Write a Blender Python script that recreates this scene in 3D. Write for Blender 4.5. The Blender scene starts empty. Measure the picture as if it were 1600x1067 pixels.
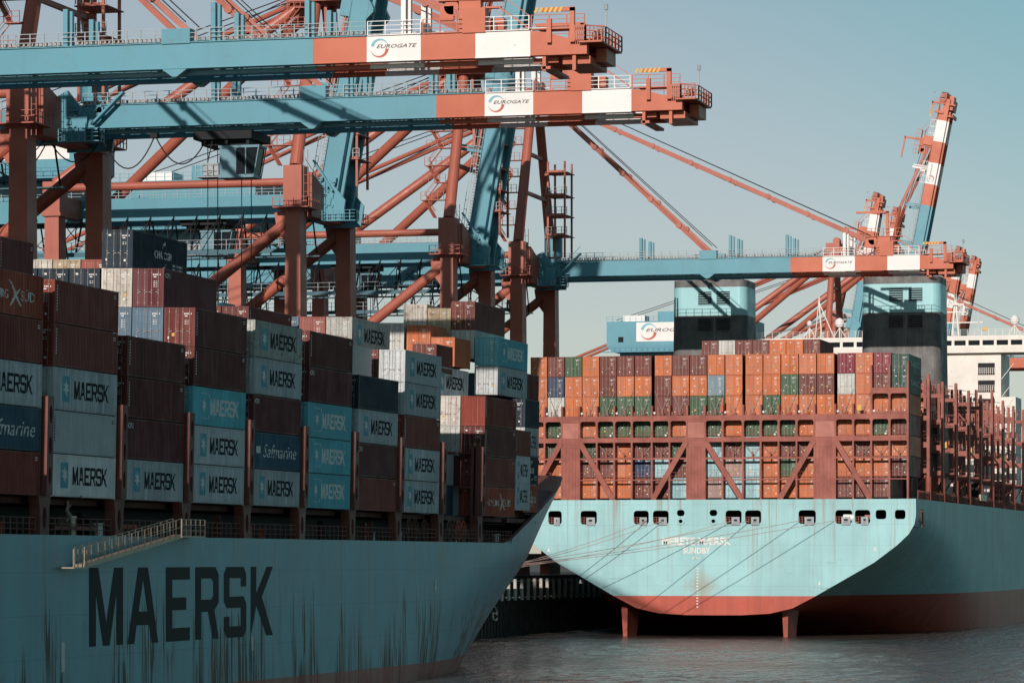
import bpy, math, random
from mathutils import Vector, Matrix
from mathutils.geometry import tessellate_polygon
random.seed(7)
sc = bpy.context.scene
COL = sc.collection
# ---------------------------------------------------------------- camera
cam = bpy.data.cameras.new('camera'); camo = bpy.data.objects.new('camera', cam); COL.objects.link(camo)
camo.location = (0, 0, 11); camo.rotation_euler = (math.radians(90), 0, math.radians(14.34))
cam.sensor_width = 36; cam.lens = 128.95; cam.shift_y = 0.2128; cam.clip_start = 1; cam.clip_end = 20000
sc.camera = camo
# ---------------------------------------------------------------- world and sun
SUN = Vector((0.0, 1, -0.40)).normalized()
EL = math.asin(-SUN.z)
world = bpy.data.worlds.new('World'); sc.world = world; world.use_nodes = True
nt = world.node_tree; nt.nodes.clear()
sky = nt.nodes.new('ShaderNodeTexSky'); sky.sky_type = 'NISHITA'; sky.sun_disc = False
sky.sun_elevation = EL; sky.sun_rotation = math.radians(180); sky.air_density = 1.0; sky.dust_density = 0.3; sky.ozone_density = 2.0
hs = nt.nodes.new('ShaderNodeHueSaturation'); hs.inputs['Saturation'].default_value = 0.6
tint = nt.nodes.new('ShaderNodeMix'); tint.data_type = 'RGBA'; tint.blend_type = 'MULTIPLY'; tint.inputs[0].default_value = 1
tc_ = nt.nodes.new('ShaderNodeTexCoord'); sx_ = nt.nodes.new('ShaderNodeSeparateXYZ'); nt.links.new(tc_.outputs['Generated'], sx_.inputs[0])
m1 = nt.nodes.new('ShaderNodeMath'); m1.operation = 'MULTIPLY_ADD'; m1.inputs[1].default_value = .6; nt.links.new(sx_.outputs[0], m1.inputs[0]); nt.links.new(sx_.outputs[2], m1.inputs[2])
mr = nt.nodes.new('ShaderNodeMapRange'); mr.interpolation_type = 'SMOOTHSTEP'; mr.inputs[1].default_value = -.02; mr.inputs[2].default_value = .10; nt.links.new(m1.outputs[0], mr.inputs[0])
tm = nt.nodes.new('ShaderNodeMix'); tm.data_type = 'RGBA'; tm.inputs[6].default_value = (1, 1, 1, 1); tm.inputs[7].default_value = (.62, .95, .94, 1)
nt.links.new(mr.outputs[0], tm.inputs[0]); nt.links.new(tm.outputs[2], tint.inputs[7])
bg = nt.nodes.new('ShaderNodeBackground'); bg.inputs[1].default_value = 0.067
out = nt.nodes.new('ShaderNodeOutputWorld')
nt.links.new(sky.outputs[0], hs.inputs['Color']); nt.links.new(hs.outputs[0], tint.inputs[6])
nt.links.new(tint.outputs[2], bg.inputs[0]); nt.links.new(bg.outputs[0], out.inputs[0])
sun = bpy.data.lights.new('sun', 'SUN'); sun.energy = 4.0; sun.angle = math.radians(0.53); sun.color = (1.0, 0.88, 0.8)
suno = bpy.data.objects.new('sun', sun); COL.objects.link(suno); suno.rotation_euler = SUN.to_track_quat('-Z', 'Y').to_euler()
sc.view_settings.view_transform = 'Standard'; sc.view_settings.look = 'None'; sc.view_settings.gamma = 1
sc.view_settings.use_curve_mapping = False; sc.view_settings.exposure = 0
sc.cycles.max_bounces = 6; sc.cycles.caustics_reflective = False; sc.cycles.caustics_refractive = False; sc.cycles.use_denoising = True
# ---------------------------------------------------------------- materials
def node(nt, t, **kw):
    n = nt.nodes.new(t)
    for k, v in kw.items(): setattr(n, k, v)
    return n
def mixc(nt, a, b, fac, mode='MIX'):
    m = node(nt, 'ShaderNodeMix', data_type='RGBA', blend_type=mode)
    for sock, v in ((6, a), (7, b), (0, fac)):
        if isinstance(v, (tuple, list)): m.inputs[sock].default_value = tuple(v[:3]) + (1,)
        elif isinstance(v, (int, float)): m.inputs[sock].default_value = v
        else: nt.links.new(v, m.inputs[sock])
    return m.outputs[2]
def ramp(nt, src, p0, p1, a=0.0, b=1.0):
    r = node(nt, 'ShaderNodeMapRange'); r.clamp = True
    r.inputs[1].default_value = p0; r.inputs[2].default_value = p1; r.inputs[3].default_value = a; r.inputs[4].default_value = b
    nt.links.new(src, r.inputs[0]); return r.outputs[0]
def noise(nt, vec, scale, mapscale=(1, 1, 1), detail=4, rough=.6, loc=None):
    mp = node(nt, 'ShaderNodeMapping'); mp.inputs['Scale'].default_value = mapscale
    nt.links.new(vec, mp.inputs[0])
    n = node(nt, 'ShaderNodeTexNoise'); n.inputs['Scale'].default_value = scale; n.inputs['Detail'].default_value = detail
    n.inputs['Roughness'].default_value = rough
    nt.links.new(mp.outputs[0], n.inputs['Vector']); return n.outputs[0]
def mth(nt, op, a, b=0.0):
    m = node(nt, 'ShaderNodeMath', operation=op)
    for i, v in enumerate((a, b)):
        if isinstance(v, (int, float)): m.inputs[i].default_value = v
        else: nt.links.new(v, m.inputs[i])
    return m.outputs[0]
RUST = (.16, .05, .02)
def paint(name, col, rough=.5, var=.25, rust=.25, streak=.25, scale=.6, dirt=(.05, .035, .03), perobj=0.0, world_pos=False, fine=0.0):
    """painted steel: tonal variation, vertical dirt streaks, rust blotches"""
    m = bpy.data.materials.new(name); m.use_nodes = True; nt = m.node_tree
    bs = nt.nodes['Principled BSDF']; tc = node(nt, 'ShaderNodeTexCoord'); oi = node(nt, 'ShaderNodeObjectInfo')
    if world_pos:
        g = node(nt, 'ShaderNodeNewGeometry'); pos = g.outputs['Position']
    else:
        add = node(nt, 'ShaderNodeVectorMath', operation='ADD'); sc_ = node(nt, 'ShaderNodeVectorMath', operation='SCALE')
        sc_.inputs[0].default_value = (37, 61, 23); nt.links.new(oi.outputs['Random'], sc_.inputs['Scale'])
        nt.links.new(tc.outputs['Object'], add.inputs[0]); nt.links.new(sc_.outputs[0], add.inputs[1]); pos = add.outputs[0]
    n1 = noise(nt, pos, scale, detail=5)
    n2 = noise(nt, pos, 1.6 * scale / .6, (2.2, 2.2, .12), detail=5)
    n3 = noise(nt, pos, 2.2 * scale / .6, detail=8, rough=.72)
    c = mixc(nt, col, tuple(x * (1 - var) for x in col), ramp(nt, n1, .35, .65))
    if fine: bs.inputs['Specular IOR Level'].default_value = .22
    if fine:
        n5 = noise(nt, pos, 1.0, (5.5, 5.5, .16), detail=3, rough=.6)  # light and dark streaks painted in to strengthen the shading lines of the corrugation
        c = mixc(nt, c, tuple(x * .45 for x in col), mth(nt, 'MULTIPLY', ramp(nt, n5, .5, .35), fine)); c = mixc(nt, c, tuple(min(1, x * 1.5 + .05) for x in col), mth(nt, 'MULTIPLY', ramp(nt, n5, .56, .68), fine * .8))
    if perobj:
        g_ = sum(col) / 3; fr_ = mth(nt, 'FRACT', mth(nt, 'MULTIPLY', oi.outputs['Random'], 7.31)); c = mixc(nt, c, tuple(min(1, x * .72 + g_ * .38 + .02) for x in col), mth(nt, 'MULTIPLY', mth(nt, 'MULTIPLY', fr_, fr_), perobj * 3.4))
        c = mixc(nt, c, tuple(x * .6 for x in col), mth(nt, 'MULTIPLY', ramp(nt, oi.outputs['Random'], .5, 1), perobj * 2.2))
    if streak: c = mixc(nt, c, dirt, mth(nt, 'MULTIPLY', ramp(nt, n2, .54, .78), streak))
    if rust: c = mixc(nt, c, RUST, mth(nt, 'MULTIPLY', ramp(nt, n3, .62 - rust * .12, .74), min(1, .35 + rust)))
    nt.links.new(c, bs.inputs['Base Color'])
    nt.links.new(ramp(nt, n1, .3, .7, rough - .08, rough + .1), bs.inputs['Roughness'])
    return m
def plain(name, col, rough=.6, metal=0.0):
    m = bpy.data.materials.new(name); m.use_nodes = True; nt = m.node_tree; bs = nt.nodes['Principled BSDF']
    tc = node(nt, 'ShaderNodeTexCoord'); n1 = noise(nt, tc.outputs['Object'], .9, detail=5)
    nt.links.new(mixc(nt, col, tuple(x * .78 for x in col), ramp(nt, n1, .35, .65)), bs.inputs['Base Color'])
    bs.inputs['Roughness'].default_value = rough; bs.inputs['Metallic'].default_value = metal
    if max(col) < .03: bs.inputs['Specular IOR Level'].default_value = .15
    return m
M = {}
M['red'] = paint('crane_red', (.40, .11, .07), .5, .15, .12, .22, .25, dirt=(.12, .03, .02))
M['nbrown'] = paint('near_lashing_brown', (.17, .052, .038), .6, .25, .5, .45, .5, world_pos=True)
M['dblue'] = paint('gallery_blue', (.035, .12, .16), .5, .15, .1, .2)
M['cabm'] = paint('cab_blue_grey', (.11, .24, .30), .45, .1, .02, .1)
M['tray'] = plain('cable_tray_beige', (.4, .33, .29))
M['dred'] = paint('crane_red_sign', (.42, .11, .07), .5, .1, .0, .1, .25)
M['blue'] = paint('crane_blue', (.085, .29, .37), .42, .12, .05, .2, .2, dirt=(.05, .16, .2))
M['orange'] = paint('boom_orange', (.50, .12, .055), .5, .1, .03, .12, .2, dirt=(.3, .1, .05))
M['white'] = paint('boom_white', (.78, .76, .74), .5, .08, .02, .12, .2, dirt=(.4, .36, .32))
M['rail'] = plain('rail_grey', (.35, .4, .42)); M['dark'] = plain('black_steel', (.02, .022, .025), .6)
M['grate'] = plain('grating', (.12, .13, .13), .7)
M['rope'] = plain('wire_rope', (.05, .05, .055), .5, .3); M['ink'] = None; M['line'] = plain('mooring_line', (.5, .36, .32), .8)
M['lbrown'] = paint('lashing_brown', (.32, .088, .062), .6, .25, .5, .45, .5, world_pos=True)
M['lpatch'] = paint('lashing_primer', (.42, .15, .115), .6, .2, .3, .3, .5)
M['glass'] = plain('dark_glass', (.015, .02, .025), .1)
M['shipw'] = paint('ship_white', (.74, .7, .64), .5, .1, .1, .2, .3, dirt=(.4, .3, .22))
M['fblack'] = paint('funnel_black', (.14, .14, .138), .6, .4, .2, .9, .5, dirt=(.2, .19, .18))
M['fblue'] = paint('funnel_blue', (.3, .6, .64), .4, .12, .02, .35, .4, dirt=(.3, .42, .42))
M['rod'] = plain('galvanised_rod', (.36, .33, .30), .5, .2); M['mark'] = plain('white_print', (.78, .78, .74)); M['ink'] = plain('black_print', (.018, .02, .024), .6)
M['yellow'] = plain('hazard_yellow', (.7, .42, .08)); M['concrete'] = plain('quay_asphalt', (.10, .095, .09), .85)
M['fender'] = paint('fender_tube', (.62, .6, .55), .6, .3, .2, .3, 1.0); M['hredo'] = plain('hose_reel_red', (.5, .1, .05))
M['logo_b'] = plain('logo_blue', (.2, .5, .6)); M['logo_r'] = plain('logo_red', (.5, .12, .08)); M['ink_g'] = plain('sign_ink', (.09, .08, .08))
M['star_b'] = plain('star_panel_blue', (.10, .38, .48), .5)
CC = {  # container paints: colour, rust, streak
 'mg': ((.54, .59, .61), .38, .5), 'mn': ((.86, .86, .85), .05, .15), 'mr': ((.48, .49, .46), .9, .7), 'mc': ((.14, .54, .64), .1, .2), 'pg': ((.48, .53, .54), .15, .3),
 'br': ((.26, .046, .028), .3, .35), 'db': ((.16, .033, .028), .2, .2), 'cai': ((.15, .029, .034), .15, .2), 'hs': ((.42, .075, .035), .35, .4), 'sf': ((.02, .095, .16), .3, .35),
 'nb': ((.014, .032, .05), .05, .1), 'cma': ((.012, .03, .05), .05, .1), 'rw': ((.60, .56, .50), .75, .6), 'ry': ((.50, .40, .27), .95, .7), 'bl': ((.11, .18, .25), .1, .2),
 'rd': ((.36, .10, .075), .2, .25), 'or': ((.62, .175, .062), .12, .25), 'ma': ((.20, .06, .048), .12, .2), 'gr': ((.065, .13, .07), .1, .2), 'mt': ((.27, .035, .055), .05, .15),
 'fn': ((.035, .06, .12), .05, .15), 'wh': ((.58, .6, .57), .2, .3), 'cy': ((.32, .58, .64), .05, .12), 'gb': ((.2, .3, .36), .1, .2), 'pk': ((.42, .28, .25), .15, .3), 'ug': ((.03, .09, .075), .1, .1)}
CNAME = {'mg': 'weathered grey', 'mn': 'clean pale grey', 'mr': 'rust-stained grey', 'mc': 'cyan', 'pg': 'plain grey', 'br': 'brown', 'db': 'dark brown', 'cai': 'dark maroon', 'hs': 'brick red',
 'sf': 'deep blue', 'nb': 'navy', 'cma': 'navy', 'rw': 'rusty white', 'ry': 'rusty cream', 'bl': 'slate blue', 'rd': 'faded red', 'or': 'orange', 'ma': 'maroon', 'gr': 'green', 'mt': 'crimson',
 'fn': 'navy', 'wh': 'white', 'cy': 'pale cyan', 'gb': 'grey-blue', 'pk': 'pinkish grey', 'ug': 'dark green'}
for k, (c, r, s) in CC.items():
    M['c_' + k] = paint('container_' + CNAME[k].replace(' ', '_').replace('-', '_') + '_paint', c, .55, .22, r, s, .5, perobj=.18, fine=.75 if k in ('mg', 'mr', 'br', 'db', 'cai', 'hs', 'sf') else .3, dirt=(c[0] * .35, c[1] * .35, c[2] * .35))

def hull_mat(name, blue, red, zline, rough, streak_lo=0.0, streak_hi=0.0, plates=True, seam=.25):
    m = bpy.data.materials.new(name); m.use_nodes = True; nt = m.node_tree; bs = nt.nodes['Principled BSDF']
    g = node(nt, 'ShaderNodeNewGeometry'); pos = g.outputs['Position']
    sp = node(nt, 'ShaderNodeSeparateXYZ'); nt.links.new(pos, sp.inputs[0]); z = sp.outputs[2]
    n1 = noise(nt, pos, .12, detail=6); n2 = noise(nt, pos, .5, (1, 1, .06), detail=6, rough=.65); n3 = noise(nt, pos, .9, (1.4, 1.4, .035), detail=7, rough=.7); n4 = noise(nt, pos, 2.0, (1.2, 1.2, .02), detail=5, rough=.6)
    fine = noise(nt, pos, 1.2, (1, .6, 1), detail=8, rough=.75)
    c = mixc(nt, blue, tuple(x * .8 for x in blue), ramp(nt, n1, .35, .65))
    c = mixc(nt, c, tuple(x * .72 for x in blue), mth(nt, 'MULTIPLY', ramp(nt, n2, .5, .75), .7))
    # plate seams
    if plates:
        for src, sc_ in ((z, 1 / 2.9), (sp.outputs[1], 1 / 11.7), (sp.outputs[0], 1 / 11.7)):
            fr = mth(nt, 'FRACT', mth(nt, 'MULTIPLY', src, sc_)); d = mth(nt, 'ABSOLUTE', mth(nt, 'SUBTRACT', fr, .5))
            c = mixc(nt, c, tuple(x * .45 for x in blue), mth(nt, 'MULTIPLY', ramp(nt, d, .016 if sc_ > .1 else .006, 0), seam))
    # rust runs from above (deck edge) and scuffs above the boot top
    if streak_hi: c = mixc(nt, c, (.26, .13, .07), mth(nt, 'MULTIPLY', mth(nt, 'MULTIPLY', ramp(nt, n3, .53, .68), ramp(nt, z, zline + 2, zline + 13, .12, 1)), streak_hi))
    if streak_lo:
        hz = mth(nt, 'SUBTRACT', z, zline)
        thin = ramp(nt, mth(nt, 'SUBTRACT', noise(nt, pos, 2.4, (1, 1, .045), detail=4, rough=.55), mth(nt, 'MULTIPLY', hz, .013)), .485, .515)
        mid_ = ramp(nt, mth(nt, 'SUBTRACT', noise(nt, pos, .9, (1, 1, .13), detail=6, rough=.7), mth(nt, 'MULTIPLY', hz, .016)), .49, .54)
        broad = ramp(nt, noise(nt, pos, .13, (1, 1, .25), detail=2), .46, .54); band = mth(nt, 'MULTIPLY', thin, ramp(nt, hz, 8, 5))
        c = mixc(nt, c, (.10, .075, .055), mth(nt, 'MULTIPLY', mth(nt, 'MULTIPLY', mid_, broad), .65))
        smask = mth(nt, 'MULTIPLY', mth(nt, 'MULTIPLY', band, broad), streak_lo)
        c = mixc(nt, c, (.045, .027, .018), smask); nt.links.new(mth(nt, 'SUBTRACT', .5, mth(nt, 'MULTIPLY', smask, .45)), bs.inputs['Specular IOR Level'])
        sm = mth(nt, 'MULTIPLY', ramp(nt, fine, .6, .7), ramp(nt, z, zline + 8, zline + 1))
        c = mixc(nt, c, (.05, .08, .085), mth(nt, 'MULTIPLY', sm, streak_lo * .7))
    if not streak_lo:
        dx_ = mth(nt, 'MULTIPLY', mth(nt, 'ABSOLUTE', mth(nt, 'ADD', sp.outputs[0], 103.2)), .28); dz_ = mth(nt, 'MULTIPLY', mth(nt, 'ABSOLUTE', mth(nt, 'ADD', z, -7.2)), .3)
        st_ = ramp(nt, mth(nt, 'ADD', mth(nt, 'ADD', dx_, dz_), mth(nt, 'MULTIPLY', n3, 1.6)), 1.7, .9); st_ = mth(nt, 'MULTIPLY', st_, ramp(nt, sp.outputs[1], 513.6, 513.2))
        c = mixc(nt, c, (.33, .2, .1), mth(nt, 'MULTIPLY', st_, .5))
        sc2 = mth(nt, 'MULTIPLY', ramp(nt, noise(nt, pos, .5, (.3, .3, 1.6), detail=7, rough=.75), .60, .66), mth(nt, 'MULTIPLY', ramp(nt, z, 5, 7), ramp(nt, z, 12, 9)))
        c = mixc(nt, c, (.10, .2, .22), mth(nt, 'MULTIPLY', sc2, .6))
    r = mixc(nt, red, tuple(x * .72 for x in red), ramp(nt, n2, .4, .65))
    r = mixc(nt, r, (.1, .045, .03), mth(nt, 'MULTIPLY', ramp(nt, fine, .56, .7), .35))
    c = mixc(nt, r, c, ramp(nt, z, zline - .03, zline + .03))
    nt.links.new(c, bs.inputs['Base Color']); bs.inputs['Roughness'].default_value = rough
    if not streak_lo: bs.inputs['Specular IOR Level'].default_value = .45
    b = node(nt, 'ShaderNodeBump'); b.inputs['Strength'].default_value = .25; b.inputs['Distance'].default_value = .12
    nt.links.new(noise(nt, pos, .35, (1, 1, 1), detail=2), b.inputs['Height']); nt.links.new(b.outputs[0], bs.inputs['Normal'])
    return m
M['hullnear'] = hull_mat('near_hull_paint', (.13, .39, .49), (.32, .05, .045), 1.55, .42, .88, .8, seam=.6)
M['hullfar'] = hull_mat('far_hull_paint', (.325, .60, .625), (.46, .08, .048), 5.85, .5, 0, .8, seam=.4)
# ---------------------------------------------------------------- mesh builder
class MB:
    def __init__(s): s.v = []; s.f = []; s.T = None
    def add(s, vs, fs):
        n = len(s.v)
        if s.T: vs = [s.T(Vector(v)) for v in vs]
        s.v += [tuple(v) for v in vs]; s.f += [tuple(i + n for i in f) for f in fs]; return s
    def box(s, x0, x1, y0, y1, z0, z1):
        return s.add([(x0, y0, z0), (x1, y0, z0), (x1, y1, z0), (x0, y1, z0), (x0, y0, z1), (x1, y0, z1), (x1, y1, z1), (x0, y1, z1)],
              [(0, 3, 2, 1), (4, 5, 6, 7), (0, 1, 5, 4), (1, 2, 6, 5), (2, 3, 7, 6), (3, 0, 4, 7)])
    def taper(s, c0, h0, c1, h1):
        """box between two horizontal rectangles: centre + half sizes"""
        v = []
        for c, h in ((c0, h0), (c1, h1)):
            for a, b in ((-1, -1), (1, -1), (1, 1), (-1, 1)): v.append((c[0] + a * h[0], c[1] + b * h[1], c[2]))
        return s.add(v, [(0, 3, 2, 1), (4, 5, 6, 7), (0, 1, 5, 4), (1, 2, 6, 5), (2, 3, 7, 6), (3, 0, 4, 7)])
    def beam(s, p, q, w, h=None, up=(0, 0, 1)):
        p = Vector(p); q = Vector(q); h = h or w; d = (q - p).normalized(); up = Vector(up)
        if abs(d.dot(up)) > .98: up = Vector((0, 1, 0))
        a = d.cross(up).normalized() * (w / 2); b = a.cross(d).normalized() * (h / 2)
        v = [p - a - b, p + a - b, p + a + b, p - a + b, q - a - b, q + a - b, q + a + b, q - a + b]
        return s.add(v, [(0, 1, 2, 3), (7, 6, 5, 4), (4, 5, 1, 0), (5, 6, 2, 1), (6, 7, 3, 2), (7, 4, 0, 3)])
    def tube(s, p, q, r, n=12, r2=None):
        p = Vector(p); q = Vector(q); d = (q - p).normalized(); r2 = r if r2 is None else r2
        up = Vector((0, 0, 1)) if abs(d.z) < .98 else Vector((0, 1, 0)); a = d.cross(up).normalized(); b = a.cross(d)
        v = []
        for c, rr in ((p, r), (q, r2)):
            v += [c + (a * math.cos(2 * math.pi * i / n) + b * math.sin(2 * math.pi * i / n)) * rr for i in range(n)]
        f = [(i, i + n, (i + 1) % n + n, (i + 1) % n) for i in range(n)] + [tuple(range(n)), tuple(range(2 * n - 1, n - 1, -1))]
        return s.add(v, f)
    def path(s, pts, r, n=6):
        for a, b in zip(pts, pts[1:]): s.tube(a, b, r, n)
        return s
    def prism(s, loops, y0, y1, mapf=lambda u, v, w: (u, w, v)):
        """loops: outline then holes, 2D; extruded along w between y0 and y1"""
        tris = tessellate_polygon([[Vector((a, b, 0)) for a, b in lp] for lp in loops])
        flat = [p for lp in loops for p in lp]; n = len(flat)
        v = [mapf(a, b, y0) for a, b in flat] + [mapf(a, b, y1) for a, b in flat]
        f = [tuple(t) for t in tris] + [tuple(i + n for i in reversed(t)) for t in tris]
        k = 0
        for lp in loops:
            m = len(lp)
            for i in range(m): f.append((k + i, k + (i + 1) % m, k + (i + 1) % m + n, k + i + n))
            k += m
        return s.add(v, f)
    def flat(s, loops, w, mapf=lambda u, v, w: (u, w, v)):
        tris = tessellate_polygon([[Vector((a, b, 0)) for a, b in lp] for lp in loops])
        flat = [p for lp in loops for p in lp]
        return s.add([mapf(a, b, w) for a, b in flat], [tuple(t) for t in tris])
    def mesh(s, name, org=(0, 0, 0), smooth=False):
        me = bpy.data.meshes.new(name); o = Vector(org)
        me.from_pydata([tuple(Vector(v) - o) for v in s.v], [], s.f); me.validate()
        import bmesh
        bm = bmesh.new(); bm.from_mesh(me); bmesh.ops.recalc_face_normals(bm, faces=bm.faces); bm.to_mesh(me); bm.free()
        if smooth: me.shade_smooth()
        return me
    def build(s, name, mat, parent=None, kind=None, smooth=False, label=None):
        org = ORG.get(parent.name, (0, 0, 0)) if parent else (0, 0, 0)
        me = s.mesh(name, org, smooth); me.materials.append(M[mat] if isinstance(mat, str) else mat)
        return link(name, me, parent, kind=kind, label=label)
ORG = {}
def link(name, me, parent=None, loc=(0, 0, 0), kind=None, label=None):
    o = bpy.data.objects.new(name, me); COL.objects.link(o); o.location = loc
    if parent: o.parent = parent; ORG[o.name] = ORG.get(parent.name, (0, 0, 0))
    if kind: o['kind'] = kind
    if label: o['label'] = label
    return o
def tag(o, label, cat, group=None):
    o['label'] = label; o['category'] = cat
    if group: o['group'] = group
    return o
def thing(name, label, cat, loc=(0, 0, 0), group=None):
    o = bpy.data.objects.new(name, None); COL.objects.link(o); o.location = loc; ORG[o.name] = loc; o.empty_display_size = .5
    return tag(o, label, cat, group)
def part(name, me, mat, parent, loc=(0, 0, 0), kind=None, label=None):
    """a child that shares its mesh with its copies and takes its own paint"""
    o = bpy.data.objects.new(name, me); COL.objects.link(o); o.parent = parent; o.location = loc
    if not me.materials: me.materials.append(None)
    o.material_slots[0].link = 'OBJECT'; o.material_slots[0].material = M[mat]
    if kind: o['kind'] = kind
    if label: o['label'] = label
    return o
# ---------------------------------------------------------------- lettering
GL = {
 'M': [[(0, 0), (0, 1), (.27, 1), (.5, .3), (.73, 1), (1, 1), (1, 0), (.8, 0), (.8, .66), (.6, .0), (.4, .0), (.2, .66), (.2, 0)]],
 'A': [[(0, 0), (.34, 1), (.66, 1), (1, 0), (.78, 0), (.71, .24), (.29, .24), (.22, 0)], [(.36, .42), (.64, .42), (.5, .84)]],
 'E': [[(0, 0), (0, 1), (1, 1), (1, .83), (.27, .83), (.27, .59), (.85, .59), (.85, .42), (.27, .42), (.27, .18), (1, .18), (1, 0)]],
 'R': [[(0, 0), (0, 1), (.86, 1), (1, .9), (1, .5), (.82, .4), (1, 0), (.74, 0), (.54, .38), (.25, .38), (.25, 0)], [(.25, .55), (.25, .84), (.68, .84), (.76, .79), (.76, .6), (.68, .55)]],
 'S': [[(0, .3), (0, .1), (.12, 0), (.88, 0), (1, .1), (1, .48), (.88, .58), (.25, .58), (.25, .84), (.75, .84), (.75, .72), (1, .72), (1, .9), (.88, 1), (.12, 1), (0, .9), (0, .52), (.12, .42), (.75, .42), (.75, .16), (.25, .16), (.25, .3)]],
 'K': [[(0, 0), (0, 1), (.25, 1), (.25, .62), (.72, 1), (1, 1), (.5, .56), (1, 0), (.7, 0), (.25, .44)]]}
def font2d(text, x0, x1, z0, z1, shear=0.0, bold=0.0):
    """2D verts and faces of a line of text fitted into a box"""
    cu = bpy.data.curves.new('lettering', 'FONT'); cu.body = text; cu.offset = bold; cu.resolution_u = 2
    ob = bpy.data.objects.new('lettering', cu); COL.objects.link(ob)
    dg = bpy.context.evaluated_depsgraph_get(); me = bpy.data.meshes.new_from_object(ob.evaluated_get(dg))
    vs = [(v.co.x + shear * v.co.y, v.co.y) for v in me.vertices]; fs = [tuple(p.vertices) for p in me.polygons]
    bpy.data.objects.remove(ob); bpy.data.curves.remove(cu); bpy.data.meshes.remove(me)
    ax = min(v[0] for v in vs); bx = max(v[0] for v in vs); ay = min(v[1] for v in vs); by = max(v[1] for v in vs)
    vs = [(x0 + (a - ax) / (bx - ax) * (x1 - x0), z0 + (b - ay) / (by - ay) * (z1 - z0)) for a, b in vs]
    return vs, fs
def crescent(cx, cz, r, a0, a1, t0, t1, n=16):
    o = []; i_ = []
    for k in range(n + 1):
        t = k / n; a = math.radians(a0 + (a1 - a0) * t); w = t0 + (t1 - t0) * t
        o.append((cx + r * math.cos(a), cz + r * math.sin(a))); i_.append((cx + (r - w) * math.cos(a), cz + (r - w) * math.sin(a)))
    return [o + i_[::-1]]
def eurogate(parent, x0, x1, z0, z1, y, mapf=None):
    """EUROGATE sign print on the plane y (facing -Y)"""
    mf = mapf or (lambda u, v, w: (u, w, v)); W = x1 - x0; H = z1 - z0; r = min(H * .44, W * .17); cx = x0 + W * .07 + r; cz = z0 + H * .52
    MB().flat(crescent(cx, cz, r, 165, 10, r * .38, r * .03), y, mf).build('logo_arc', 'logo_b', parent)
    MB().flat(crescent(cx, cz, r, 355, 195, r * .38, r * .03), y, mf).build('logo_arc', 'logo_r', parent)
    vs, fs = font2d('EUROGATE', cx - r * .35, x0 + W * .93, cz - r * .02, cz + r * .38, .35, .012)
    MB().add([mf(a, b, y - .012) for a, b in vs], fs).build('lettering', 'ink_g', parent)
ORD = ['first', 'second', 'third', 'fourth', 'fifth', 'sixth', 'seventh', 'eighth', 'ninth', 'tenth', 'eleventh', 'twelfth', 'thirteenth', 'fourteenth', 'fifteenth', 'sixteenth', 'seventeenth', 'eighteenth', 'nineteenth', 'twentieth', 'twenty-first', 'twenty-second']
import bmesh
# ---------------------------------------------------------------- water, quay, land
def water_mat():
    m = bpy.data.materials.new('harbour_water'); m.use_nodes = True; nt = m.node_tree; bs = nt.nodes['Principled BSDF']
    g = node(nt, 'ShaderNodeNewGeometry'); pos = g.outputs['Position']
    bs.inputs['Base Color'].default_value = (.06, .052, .047, 1); bs.inputs['Roughness'].default_value = .13; bs.inputs['IOR'].default_value = 1.33
    a = noise(nt, pos, .6, (1, .2, 1), detail=3, rough=.6); b = noise(nt, pos, .16, (1, .25, 1), detail=2); c = noise(nt, pos, 2.3, (1, .7, 1), detail=4, rough=.6)
    h = mth(nt, 'ADD', mth(nt, 'ADD', mth(nt, 'MULTIPLY', a, 1.0), mth(nt, 'MULTIPLY', b, 1.2)), mth(nt, 'MULTIPLY', c, .22))
    bp = node(nt, 'ShaderNodeBump'); bp.inputs['Strength'].default_value = 1; bp.inputs['Distance'].default_value = 1.0
    nt.links.new(h, bp.inputs['Height']); nt.links.new(bp.outputs[0], bs.inputs['Normal']); return m
M['water'] = water_mat()
import numpy as np
rs = np.random.RandomState(5); wx = np.linspace(-134, -14, 360); wy = np.linspace(300, 700, 760); GX, GY = np.meshgrid(wx, wy); GZ = np.zeros_like(GX)
for k in range(90):
    lam = 1.1 * (3.8 / 1.1) ** rs.rand(); th_ = rs.normal(1.35, .5); a_ = .0016 * lam
    GZ += a_ * np.sin(2 * np.pi / lam * (GX * math.cos(th_) + GY * math.sin(th_)) + rs.rand() * 6.28)
gust = .75 + .5 * np.sin(GX * .045 + 1.3 * np.sin(GY * .03)) * np.sin(GY * .05 + GX * .02)
edge = np.minimum(1, np.minimum(np.minimum(GX + 134, -14 - GX) / 4, np.minimum(GY - 300, 700 - GY) / 8)); GZ *= gust * edge
wv = np.stack([GX, GY, GZ], -1).reshape(-1, 3); nx, ny = 360, 760; idx = np.arange(nx * ny).reshape(ny, nx)
qf = np.stack([idx[:-1, :-1], idx[:-1, 1:], idx[1:, 1:], idx[1:, :-1]], -1).reshape(-1, 4)
wm = MB(); wm.v = [tuple(map(float, p)) for p in wv]; wm.f = [tuple(map(int, f)) for f in qf]
for x0, x1, y0, y1 in ((-3000, 4000, -600, 300), (-3000, 4000, 700, 9000), (-3000, -134, 300, 700), (-14, 4000, 300, 700)): wm.add([(x0, y0, 0), (x1, y0, 0), (x1, y1, 0), (x0, y1, 0)], [(0, 1, 2, 3)])
w = wm.build('water', 'water', smooth=True); w['kind'] = 'structure'
M['sheet'] = paint('quay_steel_wall', (.05, .047, .045), .8, .4, .6, .6, .5, world_pos=True)
QX = -132.2
q = MB().box(-900, QX, -200, 3000, -3, 8.6).build('quay', 'concrete'); q['kind'] = 'structure'
q = MB(); q.box(QX, QX + .25, 380, 760, 5.0, 5.25).box(QX, QX + .3, 380, 760, 8.25, 8.7)
y = 380.0
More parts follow.
